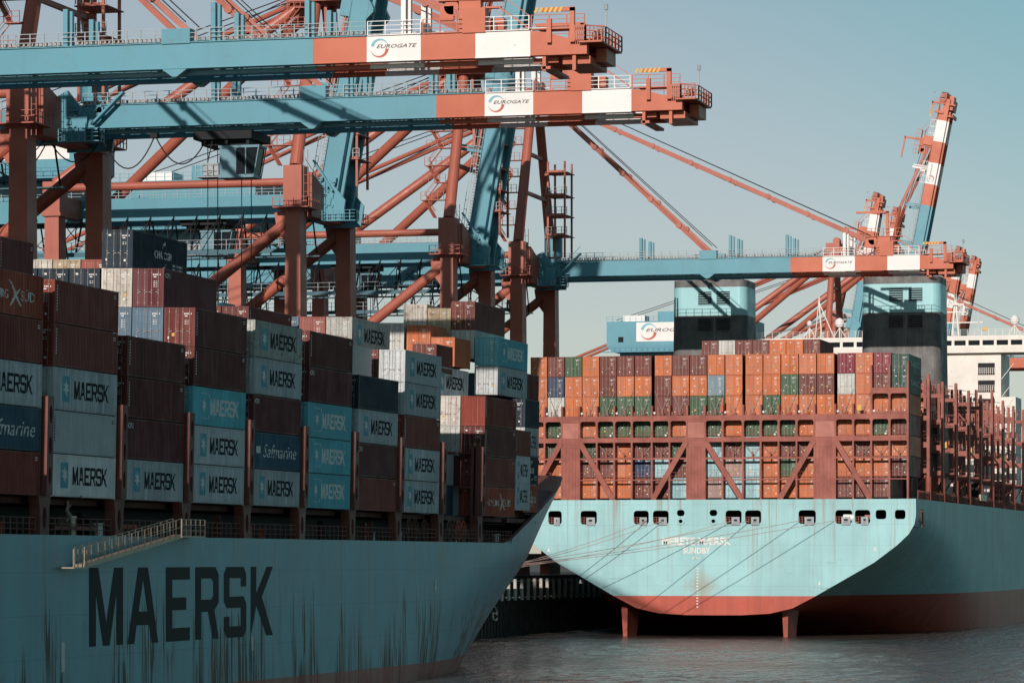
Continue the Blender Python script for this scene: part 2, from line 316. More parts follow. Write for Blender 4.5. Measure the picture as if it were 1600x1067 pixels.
while y < 760:
    q.box(QX, QX + .22, y, y + .9, -2, 5.0); y += 1.8
qw = q.build('quay_wall_piling', 'sheet'); qw['kind'] = 'structure'
for i in range(34):
    y = 462 + i * 3.9
    f = MB().tube((QX + .6, y, 5.1), (QX + .6, y, 8.2), .26, 10).tube((QX, y, 7.9), (QX + .6, y, 7.9), .12, 6).tube((QX, y, 5.5), (QX + .6, y, 5.5), .12, 6).build('fender_tube', 'fender', qw)
MB().path([(QX + .35, 506 + math.sin(k * 1.1) * 1.3, 3.9 - k * .22 + .4 * math.cos(k * 1.7)) for k in range(9)], .12).build('mooring_chain', 'fender', qw)
# ---------------------------------------------------------------- shipping containers
W2, H = 1.219, 2.896
PER = (.0, .072, .140, .210, .278)
def depth(y):
    t = (y % .278)
    if t < .072: return 0.0
    if t < .140: return .036 * (t - .072) / .068
    if t < .210: return .036
    return .036 * (1 - (t - .210) / .068)
def brk(a, b):
    o = [a]; k = math.floor(a / .278)
    while True:
        done = False
        for p in PER[:4]:
            v = k * .278 + p
            if v > b - 1e-4: done = True; break
            if v > a + 1e-4: o.append(v)
        if done: break
        k += 1
    return o + [b]
def body_mesh(L, lod=0, frontcorr=False, Hh=H):
    m = MB(); h = L / 2; c = .16
    for sx in (-1, 1):
        x0, x1 = sorted((sx * W2, sx * (W2 - c)))
        for sy in (-1, 1):
            y0, y1 = sorted((sy * h, sy * (h - .15))); m.box(x0, x1, y0, y1, 0, Hh)
        xr0, xr1 = sorted((sx * (W2 - .004), sx * (W2 - .08)))
        m.box(min(sx * (W2 - .05), sx * (W2 - .12)), max(sx * (W2 - .05), sx * (W2 - .12)), -h + .15, h - .15, 0.07, .19); m.box(xr0, xr1, -h + .15, h - .15, Hh - .1, Hh - .008)
        if lod < 2:
            ys = brk(-h + .15, h - .15); v = []
            for yy in ys:
                x = sx * (W2 - .016 - depth(yy)); v += [(x, yy, .16), (x, yy, Hh - .09)]
            m.add(v, [(2 * i, 2 * i + 2, 2 * i + 3, 2 * i + 1) for i in range(len(ys) - 1)])
        else: m.box(min(sx * (W2 - .03), sx * (W2 - .06)), max(sx * (W2 - .03), sx * (W2 - .06)), -h + .15, h - .15, .1, Hh - .05)
    m.box(-W2 + .08, W2 - .08, -h + .1, h - .1, Hh - .06, Hh - .025); m.box(-W2 + .1, W2 - .1, -h + .1, h - .1, .04, .12)
    m.box(-W2 + .16, W2 - .16, h - .06, h - .02, .1, Hh - .06)
    if frontcorr:
        m.box(-W2 + .16, W2 - .16, -h + .004, -h + .12, .01, .17); m.box(-W2 + .16, W2 - .16, -h + .004, -h + .12, Hh - .12, Hh - .01); v = []
        xs = brk(-W2 + .16, W2 - .16)
        for xx in xs: v += [(xx, -h + .02 + depth(xx), .16), (xx, -h + .02 + depth(xx), Hh - .11)]
        m.add(v, [(2 * i, 2 * i + 2, 2 * i + 3, 2 * i + 1) for i in range(len(xs) - 1)])
    else:
        m.box(-W2 + .16, W2 - .16, -h + .004, -h + .1, .01, .14); m.box(-W2 + .16, W2 - .16, -h + .004, -h + .1, Hh - .1, Hh - .01)
    return m.mesh('container_body')
def door_mesh(side, Hh=H, lod=0):
    m = MB(); x0, x1 = (-1.055, -.012) if side < 0 else (.012, 1.055)
    m.box(x0, x1, .03, .07, .15, Hh - .11)
    for z in ((.15, .27), (.62, .78), (1.16, 1.32), (1.70, 1.86), (2.24, 2.38), (Hh - .2, Hh - .11)): m.box(x0 + .02, x1 - .02, .008, .03, z[0], z[1])
    m.box(x0, x0 + .06, .006, .03, .15, Hh - .11); m.box(x1 - .06, x1, .006, .03, .15, Hh - .11)
    return m.mesh('container_door')
def rods_mesh(side, Hh=H, thick=.018):
    m = MB(); s = side
    for x in (.27, .80):
        m.tube((s * x, -.03, .06), (s * x, -.03, Hh - .04), thick, 6)
        for z in (.3, 1.0, 1.25, Hh - .35): m.box(s * x - .05, s * x + .05, -.045, .006, z, z + .05)
        m.beam((s * x, -.05, 1.12), (s * x - s * .22, -.05, 1.12), .03, .045)
    return m.mesh('lock_rod')
def marks_mesh(seed, Hh=H):
    # ISO number rows, stickers and plates
    r = random.Random(seed); m = MB(); y = .004
    def qd(a, b, c, d): m.add([(a, y, c), (b, y, c), (b, y, d), (a, y, d)], [(0, 1, 2, 3)])
    for k in range(4): qd(.34 + k * .11, .34 + k * .11 + .08, Hh - .52, Hh - .42)
    qd(.88, .95, Hh - .52, Hh - .42); qd(.40, .62, Hh - .68, Hh - .6)
    for k in range(r.randint(2, 5)): z = 1.9 - k * .13; qd(.40, .54, z, z + .045); qd(.62, .70, z, z + .045)
    if r.random() < .5: qd(-.72, -.52, Hh - .5, Hh - .36)
    if r.random() < .5: qd(-.92, -.78, .55, .72)
    if r.random() < .5: qd(.52, .68, .5, .66)
    if r.random() < .4: qd(-.58, -.44, 1.3, 1.44)
    return m.mesh('marking')
def conform(mb, h=None):
    """lay a flat (y, z) print on the corrugated +X side"""
    me = mb.mesh('print'); bm = bmesh.new(); bm.from_mesh(me); bpy.data.meshes.remove(me)
    ys = [v.co.y for v in bm.verts]; a, b = min(ys), max(ys)
    for yy in brk(a, b)[1:-1]:
        bmesh.ops.bisect_plane(bm, geom=bm.verts[:] + bm.edges[:] + bm.faces[:], dist=1e-5, plane_co=(0, yy, 0), plane_no=(0, 1, 0))
    for v in bm.verts: v.co.x += W2 - .016 - depth(v.co.y) + .005
    me = bpy.data.meshes.new('print'); bm.to_mesh(me); bm.free(); return me
yz = lambda u, v, w: (w, u, v)
def word_mb(word, y0, y1, z0, z1, gap=.14, w=0):
    m = MB(); n = len(word); cw = (y1 - y0) / (n + (n - 1) * gap)
    for i, ch in enumerate(word):
        a = y0 + i * cw * (1 + gap)
        m.flat([[(a + p[0] * cw, z0 + p[1] * (z1 - z0)) for p in lp] for lp in GL[ch]], w, yz)
    return m
def star_mb(cy, cz, r, w, n=7, inner=.42, sx=1):
    pts = []
    for k in range(2 * n):
        a = math.pi / 2 + k * math.pi / n; q = r if k % 2 == 0 else r * inner; pts.append((cy + q * math.cos(a) * sx, cz + q * math.sin(a)))
    return MB().flat([pts], w, yz)
def text_yz(text, y0, y1, z0, z1, w=0, shear=0, bold=0.0):
    vs, fs = font2d(text, y0, y1, z0, z1, shear, bold); return MB().add([(w, a, b) for a, b in vs], fs)
def rect(y0, y1, z0, z1, w=0, r=0):
    if not r: return MB().flat([[(y0, z0), (y1, z0), (y1, z1), (y0, z1)]], w, yz)
    p = []
    for cx, cz, a in ((y1 - r, z0 + r, -90), (y1 - r, z1 - r, 0), (y0 + r, z1 - r, 90), (y0 + r, z0 + r, 180)):
        for k in range(4): t = math.radians(a + k * 30); p.append((cx + r * math.cos(t), cz + r * math.sin(t)))
    return MB().flat([p], w, yz)
PM = {}
def prints(L):
    if L in PM: return PM[L]
    k = L / 12.19; d = {}; U = lambda u: -L / 2 + u * L
    ms = 'lettering'
    d['letters'] = conform(word_mb('MAERSK', U(.33), U(.87), .86, 2.1))
    d['panel'] = conform(rect(U(.145), U(.265), .62, 2.36, 0, .16 * k))
    d['star'] = conform(star_mb(U(.205), 1.5, .62, .004, sx=.95 * k))
    br_ = MB()
    for a in (rect(U(.15), U(.30), 2.42, 2.46), rect(U(.292), U(.30), 2.2, 2.42), rect(U(.15), U(.30), .55, .59), rect(U(.292), U(.30), .59, .8)): br_.add(a.v, a.f)
    d['bracket'] = conform(br_)
    d['cai'] = conform(text_yz('CAI', U(.035), U(.12), 2.2, 2.6, bold=.02))
    r = random.Random(3); mm = MB()
    for j in range(9):
        z = 2.45 - j * .2
        if r.random() < .85: a = rect(U(.04), U(.04) + .16 * k, z, z + .11); mm.add(a.v, a.f)
    for z in (2.5, 2.35): a = rect(U(.93), U(.97), z, z + .07); mm.add(a.v, a.f)
    d['vmark'] = conform(mm)
    hs_ = text_yz('HAMBURG', U(.12), U(.50), 1.05, 1.65); b_ = text_yz('SÜD', U(.68), U(.88), 1.05, 1.85); hs_.add(b_.v, b_.f)
    hs_.flat([[(U(.50), 2.35), (U(.54), 2.2), (U(.60), 1.65), (U(.66), 1.0), (U(.70), .65), (U(.66), .75), (U(.60), 1.25), (U(.55), 1.95)]], 0.002, yz)
    hs_.flat([[(U(.68), 1.9), (U(.64), 1.5), (U(.58), .95), (U(.52), .45), (U(.545), .9), (U(.60), 1.5)]], 0.004, yz); d['hs'] = conform(hs_)
    sf = text_yz('Safmarine', U(.22), U(.92), .95, 2.0, shear=.3, bold=-.005)
    e = rect(U(.08), U(.16), 1.25, 1.8, 0, .1); sf.add(e.v, e.f); d['sf'] = conform(sf)
    cm = text_yz('CMA CGM', U(.40), U(.72), 1.15, 1.75, bold=.015)
    cm.flat(crescent(U(.60), 1.75, .75, 160, 95, .02, .28), 0, yz); cm.flat(crescent(U(.56), 1.1, .7, 340, 270, .02, .2), 0, yz)
    for j in range(7): a = rect(U(.74 + j * .028), U(.74 + j * .028) + .2 * k, .75, .93); cm.add(a.v, a.f); a = rect(U(.74 + j * .028), U(.74 + j * .028) + .16 * k, .48, .62); cm.add(a.v, a.f)
    d['cma'] = conform(cm)
    d['uasc'] = conform(text_yz('UASC', U(.2), U(.85), 1.3, 2.1))
    PM[L] = d; return d
BODY = {}; DOOR = {s: door_mesh(s) for s in (-1, 1)}; ROD = {s: rods_mesh(s) for s in (-1, 1)}; ROD2 = {s: rods_mesh(s, thick=.02) for s in (-1, 1)}; MARK = [marks_mesh(k) for k in range(13)]
STICK = []
for x_, z_ in ((.62, .8), (.15, 1.0), (-.6, .75)): STICK.append(MB().add([(x_, .003, z_), (x_ + .22, .003, z_), (x_ + .22, .003, z_ + .24), (x_, .003, z_ + .24)], [(0, 1, 2, 3)]).mesh('sticker')); STICK[-1].materials.append(None)
for me in list(DOOR.values()) + list(ROD.values()) + list(ROD2.values()) + MARK: me.materials.append(None)
def container(kind, L, x, y, z, label, group, doors=True, near=True, tilt=0.0, side=True, corrend=False):
    """x = outer (+X) side plane, y = aft end, z = base"""
    key = (L, near, corrend)
    if key not in BODY: BODY[key] = body_mesh(L, 0 if near else (0 if side else 2), corrend); BODY[key].materials.append(None)
    cx, cy = x - W2, y + L / 2
    if tilt:
        px, pz = -90.9, 15.22; c, s = math.cos(tilt), math.sin(tilt); dx, dz = cx - px, z - pz
        cx, z = px + dx * c + dz * s, pz - dx * s + dz * c
    t = thing('shipping_container', label, 'container', (cx, cy, z), group); t.rotation_euler = (0, tilt, 0)
    pm = 'c_' + kind
    part('body', BODY[key], pm, t)
    h = L / 2
    if doors and not corrend:
        for s in (-1, 1):
            dd = part('door', DOOR[s], pm, t, (0, -h, 0))
            part('lock_rod', (ROD if near else ROD2)[s], 'rod' if near else 'rod', dd, (0, 0, 0), kind='stuff')
        part('marking', random.choice(MARK), 'mark', t, (0, -h, 0), kind='stuff')
        if random.random() < (.6 if near else .3): part('sticker', STICK[random.randrange(3)], 'yellow', t, (0, -h, 0))
    if side and near or side == 2:
        P = prints(L)
        def pr(nm, key_, mat): 
            me = P[key_]
            if not me.materials: me.materials.append(None)
            part(nm, me, mat, t)
        if kind in ('mg', 'mn', 'mr'): pr('lettering', 'letters', 'ink'); pr('logo_panel', 'panel', 'star_b'); pr('star', 'star', 'mark')
        elif kind == 'mc': pr('lettering', 'letters', 'mark'); pr('star', 'star', 'mark'); pr('logo_bracket', 'bracket', 'mark')
        elif kind == 'cai': pr('lettering', 'cai', 'mark')
        elif kind == 'hs': pr('lettering', 'hs', 'mark')
        elif kind == 'sf': pr('lettering', 'sf', 'mark')
        elif kind == 'cma': pr('lettering', 'cma', 'mark')
        elif kind == 'ug': pr('lettering', 'uasc', 'mark')
        elif kind in ('br', 'db', 'pg'): pr('marking', 'vmark', 'ink' if kind == 'pg' else 'mark')
    return t
# ---------------------------------------------------------------- near ship: stacks
TILT = math.radians(1.15); BP = 14.2; Y0 = 230.7; XS = -90.9; Z0 = 15.22; TP = 2.917
WH = {'mg': 'with star emblem and black lettering', 'mn': 'with star emblem and crisp black lettering', 'mr': 'with rust over its black lettering', 'mc': 'with white lettering', 'cai': 'with small white letters', 'hs': 'with white company lettering',
      'sf': 'with white script', 'cma': 'with white logo', 'br': 'side', 'db': 'side', 'nb': 'side', 'pg': 'side'}
ROW0 = {-1: ['br', 'sf', 'mg', 'br', 'hs'], 0: ['mn', 'pg', 'mg', 'br', 'br'], 1: ['mg', 'cai', 'db', 'db'], 2: ['mg', 'mg', 'mc', 'db', 'db'], 3: ['mg', 'sf', 'cai', 'mg', 'mr'],
        4: ['mc', 'mc', 'mc', 'cai', 'db'], 5: ['br', 'cai', 'mg', 'nb'], 6: ['mg', 'mg', 'br', 'mg', 'mg'], 8: ['hs', 'br', 'db', 'br']}
G0 = 'containers in the outer stacks of the near ship'; G1 = 'containers in the inner stacks of the near ship'
tiern = lambda k, n: 'bottom' if k == 0 else ('top' if k == n - 1 else ORD[k] + ' up')
for b, tiers in ROW0.items():
    nst = ORD[b + 1] if b < 7 else 'eighth'
    for k, kd in enumerate(tiers):
        n = len(tiers)
        lab = f"{CNAME[kd]} container {'with lettering' if WH[kd] != 'side' else 'side'}, {tiern(k, n)} in {nst} outer stack from left"
        container(kd, 12.192, XS, Y0 + BP * b, Z0 + k * TP, lab, G0, tilt=TILT, corrend=(b == 8 and k == 3))
for k, kd in enumerate(['mg', 'mg', 'br']):
    container(kd, 6.058, XS - .45, Y0 + BP * 9, 15.95 + k * 2.63, f"short {CNAME[kd]} container, {tiern(k, 3)} in the small stack beside the bow rail", G0, tilt=TILT)
for k, kd in enumerate(['hs', 'cma', 'mg', 'nb']):
    container(kd, 6.058, XS - 1.15, Y0 + BP * 9 + 6.15, 15.8 + k * TP, f"short {CNAME[kd]} container, {tiern(k, 4)} in the stack nearest the bow", G0, tilt=TILT)
container('db', 6.058, XS - 2.9, Y0 + BP * 9 + 12.7, 27.5, 'short dark brown container right of the grey one under the top cyan one', G0, tilt=TILT)
def inner(b, row, tier, kd, label, dy=0, dx=0, L=12.192, z=None, corrend=False):
    container(kd, L, XS - 2.52 * row + dx, Y0 + BP * b + dy, z if z is not None else Z0 + (tier - 1) * TP, label, G1, tilt=TILT, corrend=corrend)
inner(2, 1, 6, 'cai', 'dark maroon container with small white letters under the topmost navy container')
inner(2, 2, 7, 'cma', 'topmost navy container with white logo, standing above every other stack')
inner(2, 2, 6, 'rw', 'rusty white reefer end directly below the topmost navy container')
inner(2, 1, 5, 'bl', 'slate blue container end beneath the dark maroon one near the left')
inner(2, 2, 5, 'bl', 'slate blue container end beneath the rusty white one near the left')
for r in (3, 4, 5, 6): inner(2, r, 6, 'nb', f"navy container end, {ORD[r - 3]} to the left of the rusty white reefer", dx=-.05)
inner(0, 0, 6, 'db', 'short dark brown container alone on top at the left edge', dx=-4.0, L=6.058)
for r, kd in ((7, 'rd'), (8, 'ry'), (9, 'rw'), (10, 'rw')): inner(4, r, 7, kd, f"{CNAME[kd]} container end peeking over the navy row, {ORD[r - 7]} from right")
inner(5, 4, 6, 'db', 'dark brown container lying behind the rust-stained grey one')
inner(5, 5, 6, 'ma', 'maroon container end left of the dark brown one behind the rust-stained grey one')
inner(6, 2, 6, 'mr', 'rust-stained grey lettered container set back behind the outer stack topped by navy')
inner(6, 3, 6, 'rd', 'faded red container end left of the rust-stained grey one in the middle')
inner(6, 4, 6, 'bl', 'slate blue container end left of the faded red one in the middle')
inner(6, 1, 5, 'ma', 'shaded maroon container end beside the sixth stack top')
inner(8, 1, 4, 'rw', 'rusty white reefer end beside the brown corrugated end, upper one')
inner(8, 1, 3, 'wh', 'white container end beside the brown corrugated end, lower one')
inner(8, 2, 5, 'mg', 'weathered grey container with lettering set back beneath the orange rack')
inner(8, 2, 0, 'or', 'orange flat rack end nearest the cyan container', dy=6, dx=.2, L=6.058, z=30.0)
inner(8, 2, 0, 'ma', 'low dark rack lying on the set-back grey container', dy=0, dx=.0, L=6.058, z=30.0 - 1.0)
inner(8, 3, 0, 'or', 'orange flat rack end further from the cyan container', dy=6, dx=.2, L=6.058, z=31.2)
inner(8, 4, 0, 'wh', 'white container end left of the orange racks', dy=6, dx=0, L=6.058, z=31.4)
inner(9, 1, 0, 'mc', 'cyan container with white lettering on top near the bow', z=30.5)
inner(9, 1, 0, 'mg', 'weathered grey container right under the top cyan one', z=27.58)
inner(9, 2, 0, 'ma', 'maroon container on top of the stack left of the cyan one', z=34.1)
inner(9, 2, 0, 'wh', 'white container end under the top maroon one', z=31.2)
inner(9, 3, 0, 'ry', 'rusty cream container end between the white and maroon tops', z=33.4)
inner(9, 4, 0, 'rw', 'rusty white container end, leftmost of the three high ones near the bow', z=33.8)
inner(9, 4, 0, 'rd', 'faded red container end under the leftmost high one', z=30.9)
inner(9, 5, 0, 'ma', 'maroon container end left of the faded red one', z=30.6)
# hidden depth of the stow, too buried to tell apart
def island_mat():
    m = bpy.data.materials.new('stowed_container_paint'); m.use_nodes = True; nt = m.node_tree; g = node(nt, 'ShaderNodeNewGeometry')
    cr = node(nt, 'ShaderNodeValToRGB'); cr.color_ramp.interpolation = 'CONSTANT'; e = cr.color_ramp.elements
    e[0].color = (.15, .045, .035, 1); e[1].position = .3; e[1].color = (.3, .34, .35, 1)
    for p, c in ((.5, (.078, .028, .032, 1)), (.7, (.02, .05, .08, 1)), (.85, (.3, .07, .04, 1))): el = e.new(p); el.color = c
    nt.links.new(g.outputs['Random Per Island'], cr.inputs[0]); nt.links.new(cr.outputs[0], nt.nodes['Principled BSDF'].inputs['Base Color']); return m
M['stow'] = island_mat()
st = MB()
def T_tilt(v):
    px, pz = -90.9, 15.22; c, s = math.cos(TILT), math.sin(TILT); dx, dz = v.x - px, v.z - pz; return Vector((px + dx * c + dz * s, v.y, pz - dx * s + dz * c))
st.T = T_tilt
rows = {-2: [5] * 13, -1: [5] * 13, 0: [5] * 13, 1: [4] * 13, 2: [4, 4, 5, 5, 5, 5] + [6] * 7, 3: [5] * 13, 4: [5] * 6 + [6] * 4 + [6] * 3, 5: [5, 5, 5, 5, 5] + [6] * 8, 6: [4, 5, 5, 5] + [6] * 9,
        7: [2, 3] + [4] * 11, 8: [2, 4, 5, 5] + [5] * 9, 9: [4, 5, 5, 5] + [5] * 9}
for b, lst in rows.items():
    for r, n in enumerate(lst):
        if b == 9 and r > 9: continue
        for k in range(n):
            x = XS - 2.52 * (r + 1); st.box(x - 2.438, x, Y0 + BP * b + .02, Y0 + BP * b + 12.17, Z0 + k * TP, Z0 + k * TP + 2.88)
for k in range(4): st.box(XS - 5.35, XS - 2.9, Y0 + BP * 9 + 12.75, Y0 + BP * 9 + 18.7, 15.8 + k * TP, 15.8 + k * TP + 2.88)
s_ = st.build('stowed_containers', 'stow'); s_['kind'] = 'stuff'; tag(s_, 'buried containers filling the shaded inside of the near ship stow', 'container')
# aftmost outer stack just outside the picture, it shades the first one
for k in range(5): st2 = None
# ---------------------------------------------------------------- near ship: hull
ship = thing('container_ship', 'near container ship with shaded teal hull and huge black lettering', 'ship', (-109, 240, 0), 'container ships moored along the quay')
XC = -109.0; HB = 18.1
def lerp(t, xs, ys):
    if t <= xs[0]: return ys[0]
    for a, b, c, d in zip(xs, xs[1:], ys, ys[1:]):
        if t <= b: return c + (d - c) * (t - a) / (b - a)
    return ys[-1]
zf = (-3, 0, 5.5, 11, 16, 21)
fYf = lambda z: lerp(z, zf, (306, 310, 321, 341, 350, 357)); fYs = lambda z: lerp(z, zf, (387, 391, 402, 411, 420, 427)); fp = lambda z: lerp(z, zf, (2.0, 2.0, 2.2, 2.3, 2.3, 2.6))
rimY = lambda y: lerp(y, (355, 360, 370, 380, 400, 427), (12.66, 13.8, 15.7, 17.5, 20.3, 21.0))
RC = {}
def rim(u):
    if u not in RC:
        z = 12.66
        for _ in range(60):
            Yf, Ys = fYf(z), fYs(z); z = z * .5 + rimY(Yf + max(0, u) * (Ys - Yf)) * .5
        RC[u] = z
    return RC[u]
US = [0, .02, .04, .07, .1, .13, .17, .21, .25, .29, .33, .37, .42, .52, .62, .72, .8, .87, .93, .97, 1.0]
NV = 16
def near_pt(u, v, sgn):
    top = rim(max(0, u)); z = -2 + v * (top + 2)
    Yf, Ys, p = fYf(z), fYs(z), fp(z)
    if u < 0: return (XC + sgn * HB, 100 + (u + 1) * (Yf - 100), z)
    return (XC + sgn * HB * (1 - u ** p), Yf + u * (Ys - Yf), z)
hm = MB()
us = [-1, -.7, -.5, -.35, -.2, -.1] + US
for sgn in (1, -1):
    vs = [near_pt(u, j / NV, sgn) for u in us for j in range(NV + 1)]
    hm.add(vs, [(i * (NV + 1) + j, (i + 1) * (NV + 1) + j, (i + 1) * (NV + 1) + j + 1, i * (NV + 1) + j + 1) for i in range(len(us) - 1) for j in range(NV)])
hm.box(XC - HB, XC + HB, 99.8, 100, -2, 12.66)
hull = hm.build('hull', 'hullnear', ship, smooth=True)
M['deckred'] = paint('deck_red', (.12, .042, .034), .7, .3, .4, .4, .5, world_pos=True)
dk = MB()
dpts = [(-1, 0)] + [(u, 0) for u in US]
L_ = []; R_ = []
for u in [-1] + US[:-1]:
    z = rim(max(0, u)) - (0.02 if u <= 0 else min(1.6, 8 * u)); v = (z + 2) / (rim(max(0, u)) + 2)
    a = near_pt(u, v, 1); b = near_pt(u, v, -1); L_.append((a[0] - .05, a[1], z)); R_.append((b[0] + .05, b[1], z))
n = len(L_); dk.add(L_ + R_, [(i, i + 1, i + 1 + n, i + n) for i in range(n - 1)]); dk.build('deck', 'deckred', ship)
bw = MB()
for sgn in (1, -1):
    vs = []
    for u in US:
        t = near_pt(u, 1, sgn); z = rim(u) - min(1.6, 8 * u); m_ = near_pt(u, (z + 2) / (rim(u) + 2), sgn)
        o = sgn * .22 * (1 if u < .97 else 0)
        vs += [(t[0] + sgn * .04, t[1], t[2] + .02), (t[0] - o, t[1], t[2] + .12), (m_[0] - o, m_[1], m_[2] - .05)]
    k = len(US); bw.add(vs, [(i * 3 + a, i * 3 + 3 + a, i * 3 + 4 + a, i * 3 + 1 + a) for i in range(k - 1) for a in (0, 1)])
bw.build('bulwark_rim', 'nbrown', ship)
# plates, coaming, hatch covers, winch house on the foredeck
MB().box(-126, -94.6, 150, 374, 12.7, 14.6).build('hatch_coaming', 'dark', ship)
for b in range(-2, 10): MB().box(-126, -92.2, Y0 + BP * b + .1, Y0 + BP * b + 12.1, 14.75, 15.16).build('hatch_cover', 'deckred', ship)
for i, (yy, xx, hh) in enumerate(((381, -106, 1.6), (383, -99, 1.2), (392, -108, 1.8))):
    MB().tube((xx - 1.5, yy, rim(.4) - 1 + hh), (xx + 1.5, yy, rim(.4) - 1 + hh), .7, 14).box(xx - 1.9, xx - 1.5, yy - .8, yy + .8, rim(.4) - 1.6, rim(.4) + hh).box(xx + 1.5, xx + 1.9, yy - .8, yy + .8, rim(.4) - 1.6, rim(.4) + hh).build('mooring_winch', 'hredo' if i else 'white', ship)
# name on the hull
m_ = MB()
for ch, a, b in (('M', 237.8, 244.5), ('A', 245.4, 251.8), ('E', 253.4, 258.7), ('R', 259.9, 265.3), ('S', 266.5, 271.9), ('K', 273.0, 278.6)):
    o = MB().flat([[(a + p[0] * (b - a), 5.0 + p[1] * 5.45) for p in lp] for lp in GL[ch]], XC + HB + .012, yz); o.build('hull_letter', 'ink', ship)
# draught and thruster marks
rect(232.6, 233.2, 3.4, 5.4, XC + HB + .012).build('draught_mark', 'mark', ship); rect(273.2, 273.7, 3.9, 5.0, XC + HB + .012).build('draught_mark', 'mark', ship)
def hullx(y, z):
    Yf, Ys, p = fYf(z), fYs(z), fp(z); u = max(0, (y - Yf) / (Ys - Yf)); return XC + HB * (1 - u ** p)
th = MB().flat([[(326.6, 9.2), (327.2, 9.2), (327.2, 8.6), (327.5, 8.6), (326.9, 7.9), (326.3, 8.6), (326.6, 8.6)]], 0, yz); th.v = [(hullx(v[1], v[2]) + .03, v[1], v[2]) for v in th.v]; th.build('thruster_mark', 'mark', ship)
# lashing posts on the deck edge, between the bays
pp = None
def oval(cy, cz, a, b, n=12): return [(cy + a * math.cos(2 * math.pi * k / n), cz + b * math.sin(2 * math.pi * k / n)) for k in range(n)]
for b in range(-1, 9):
    yc = Y0 + BP * b - 1.0; T = lambda v: T_tilt(v)
    p = MB(); p.T = T; p.prism([[(yc - .55, 15.3), (yc + .55, 15.3), (yc + .55, 21.9), (yc - .55, 21.9)]] + [oval(yc + .05, z, .27, .62) for z in (16.6, 18.6, 20.7)], -91.35, -90.62, yz); MB_ = MB(); MB_.T = T; MB_.box(-91.42, -91.36, yc - .5, yc + .5, 15.4, 21.8)
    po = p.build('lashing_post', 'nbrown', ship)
    MB_.build('hole_shade_plate', 'dark', po)  # black plate added behind the oval holes so they read as shaded
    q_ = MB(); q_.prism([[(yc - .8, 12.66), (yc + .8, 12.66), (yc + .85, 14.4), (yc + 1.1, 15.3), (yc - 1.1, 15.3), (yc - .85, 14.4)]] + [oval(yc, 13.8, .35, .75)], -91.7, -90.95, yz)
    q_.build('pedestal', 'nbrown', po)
    lb = MB(); lb.T = T_tilt
    for z in (17.9, 21.2): lb.box(-126.5, -91.7, yc - .6, yc + .55, z, z + .18)
    for k in range(8): lb.box(-126.5 + k * 4.95, -126.2 + k * 4.95, yc - .5, yc + .5, 12.7, 22)
    lb.build('lashing_bridge', 'nbrown', ship)
def railing(m, p, q, h=1.1, n=8, r=.03, rails=3):
    p = Vector(p); q = Vector(q)
    for k in range(n + 1):
        a = p.lerp(q, k / n); m.beam(a, a + Vector((0, 0, h)), r * 1.6)
    for k in range(rails):
        d = Vector((0, 0, h * (k + 1) / rails)); m.beam(p + d, q + d, r)
    return m
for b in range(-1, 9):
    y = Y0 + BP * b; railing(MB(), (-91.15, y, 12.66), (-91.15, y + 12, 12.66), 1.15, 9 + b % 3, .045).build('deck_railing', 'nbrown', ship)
    r = random.Random(b); 
    for k in range(3):
        yy = y + r.uniform(1, 11); hgt = r.uniform(.7, 1.9); wd = r.uniform(.2, .7)
        MB().box(-92.8, -92.3, yy, yy + wd, 12.66, 12.66 + hgt).tube((-92.2, yy, 13.2), (-92.2, yy, 13.2 + hgt * .5), .06, 6).build('deck_fitting', r.choice(['nbrown', 'mark', 'dark', 'hredo']), ship)
for i, yy in enumerate((321.5, 323.6, 326.8, 335.5, 337.4, 338.8, 340.6)):
    rl = MB()
    for k in range(20):
        a = 2 * math.pi * k / 20; c = 2 * math.pi * (k + 1) / 20; rl.tube((-91.9, yy + .95 * math.cos(a), 13.75 + .95 * math.sin(a)), (-91.9, yy + .95 * math.cos(c), 13.75 + .95 * math.sin(c)), .07, 5)
    for k in range(5):
        a = math.pi * k / 5; rl.beam((-91.9, yy + .95 * math.cos(a), 13.75 + .95 * math.sin(a)), (-91.9, yy - .95 * math.cos(a), 13.75 - .95 * math.sin(a)), .06)
    rl.build('hose_reel', 'hredo' if i in (5, 6) else 'nbrown', ship)
# gangway slung along the hull
M['alu'] = plain('aluminium', (.36, .30, .23), .4, .4)
gw = MB(); A, B = Vector((-90.2, 234.2, 10.55)), Vector((-90.2, 254.0, 12.7)); gw.beam(A, B, .7, .28)
g_ = gw.build('gangway', 'alu', ship)
gr = MB()
for sx in (-.35, .35): railing(gr, A + Vector((sx, 0, .1)), B + Vector((sx, 0, .1)), 1.2, 15, .04, 2)
gr.build('railing', 'alu', g_)
gp = MB().box(-90.7, -89.7, 231.9, 234.4, 10.4, 10.5).box(-90.8, -89.7, 253.6, 258.8, 12.62, 12.74)
railing(gp, (-89.75, 231.9, 10.5), (-89.75, 234.4, 10.5), 1.2, 3, .04, 2); railing(gp, (-89.75, 253.6, 12.74), (-89.75, 258.8, 12.74), 1.2, 5, .04, 3)
gp.build('platform', 'alu', g_)
dv = MB().box(-92.6, -91.6, 236.3, 237.3, 12.66, 14.0).tube((-92.1, 236.8, 14), (-92.1, 236.8, 15.1), .12).tube((-92.1, 236.8, 15.1), (-90.8, 236.2, 15.3), .1)
for k in range(5): dv.path([(-91.7, 236 + .5 * math.cos(t * .8 + k), 14.8 - t * .12 - k * .1) for t in range(8)], .05)
dv.build('davit', 'alu', ship)
MB().box(-92.4, -91.4, 232.6, 240.5, 13.05, 13.3).build('fairlead_beam', 'nbrown', ship); MB().box(-92.4, -91.4, 243.6, 248.8, 13.2, 13.5).build('fairlead_beam', 'hredo', ship)
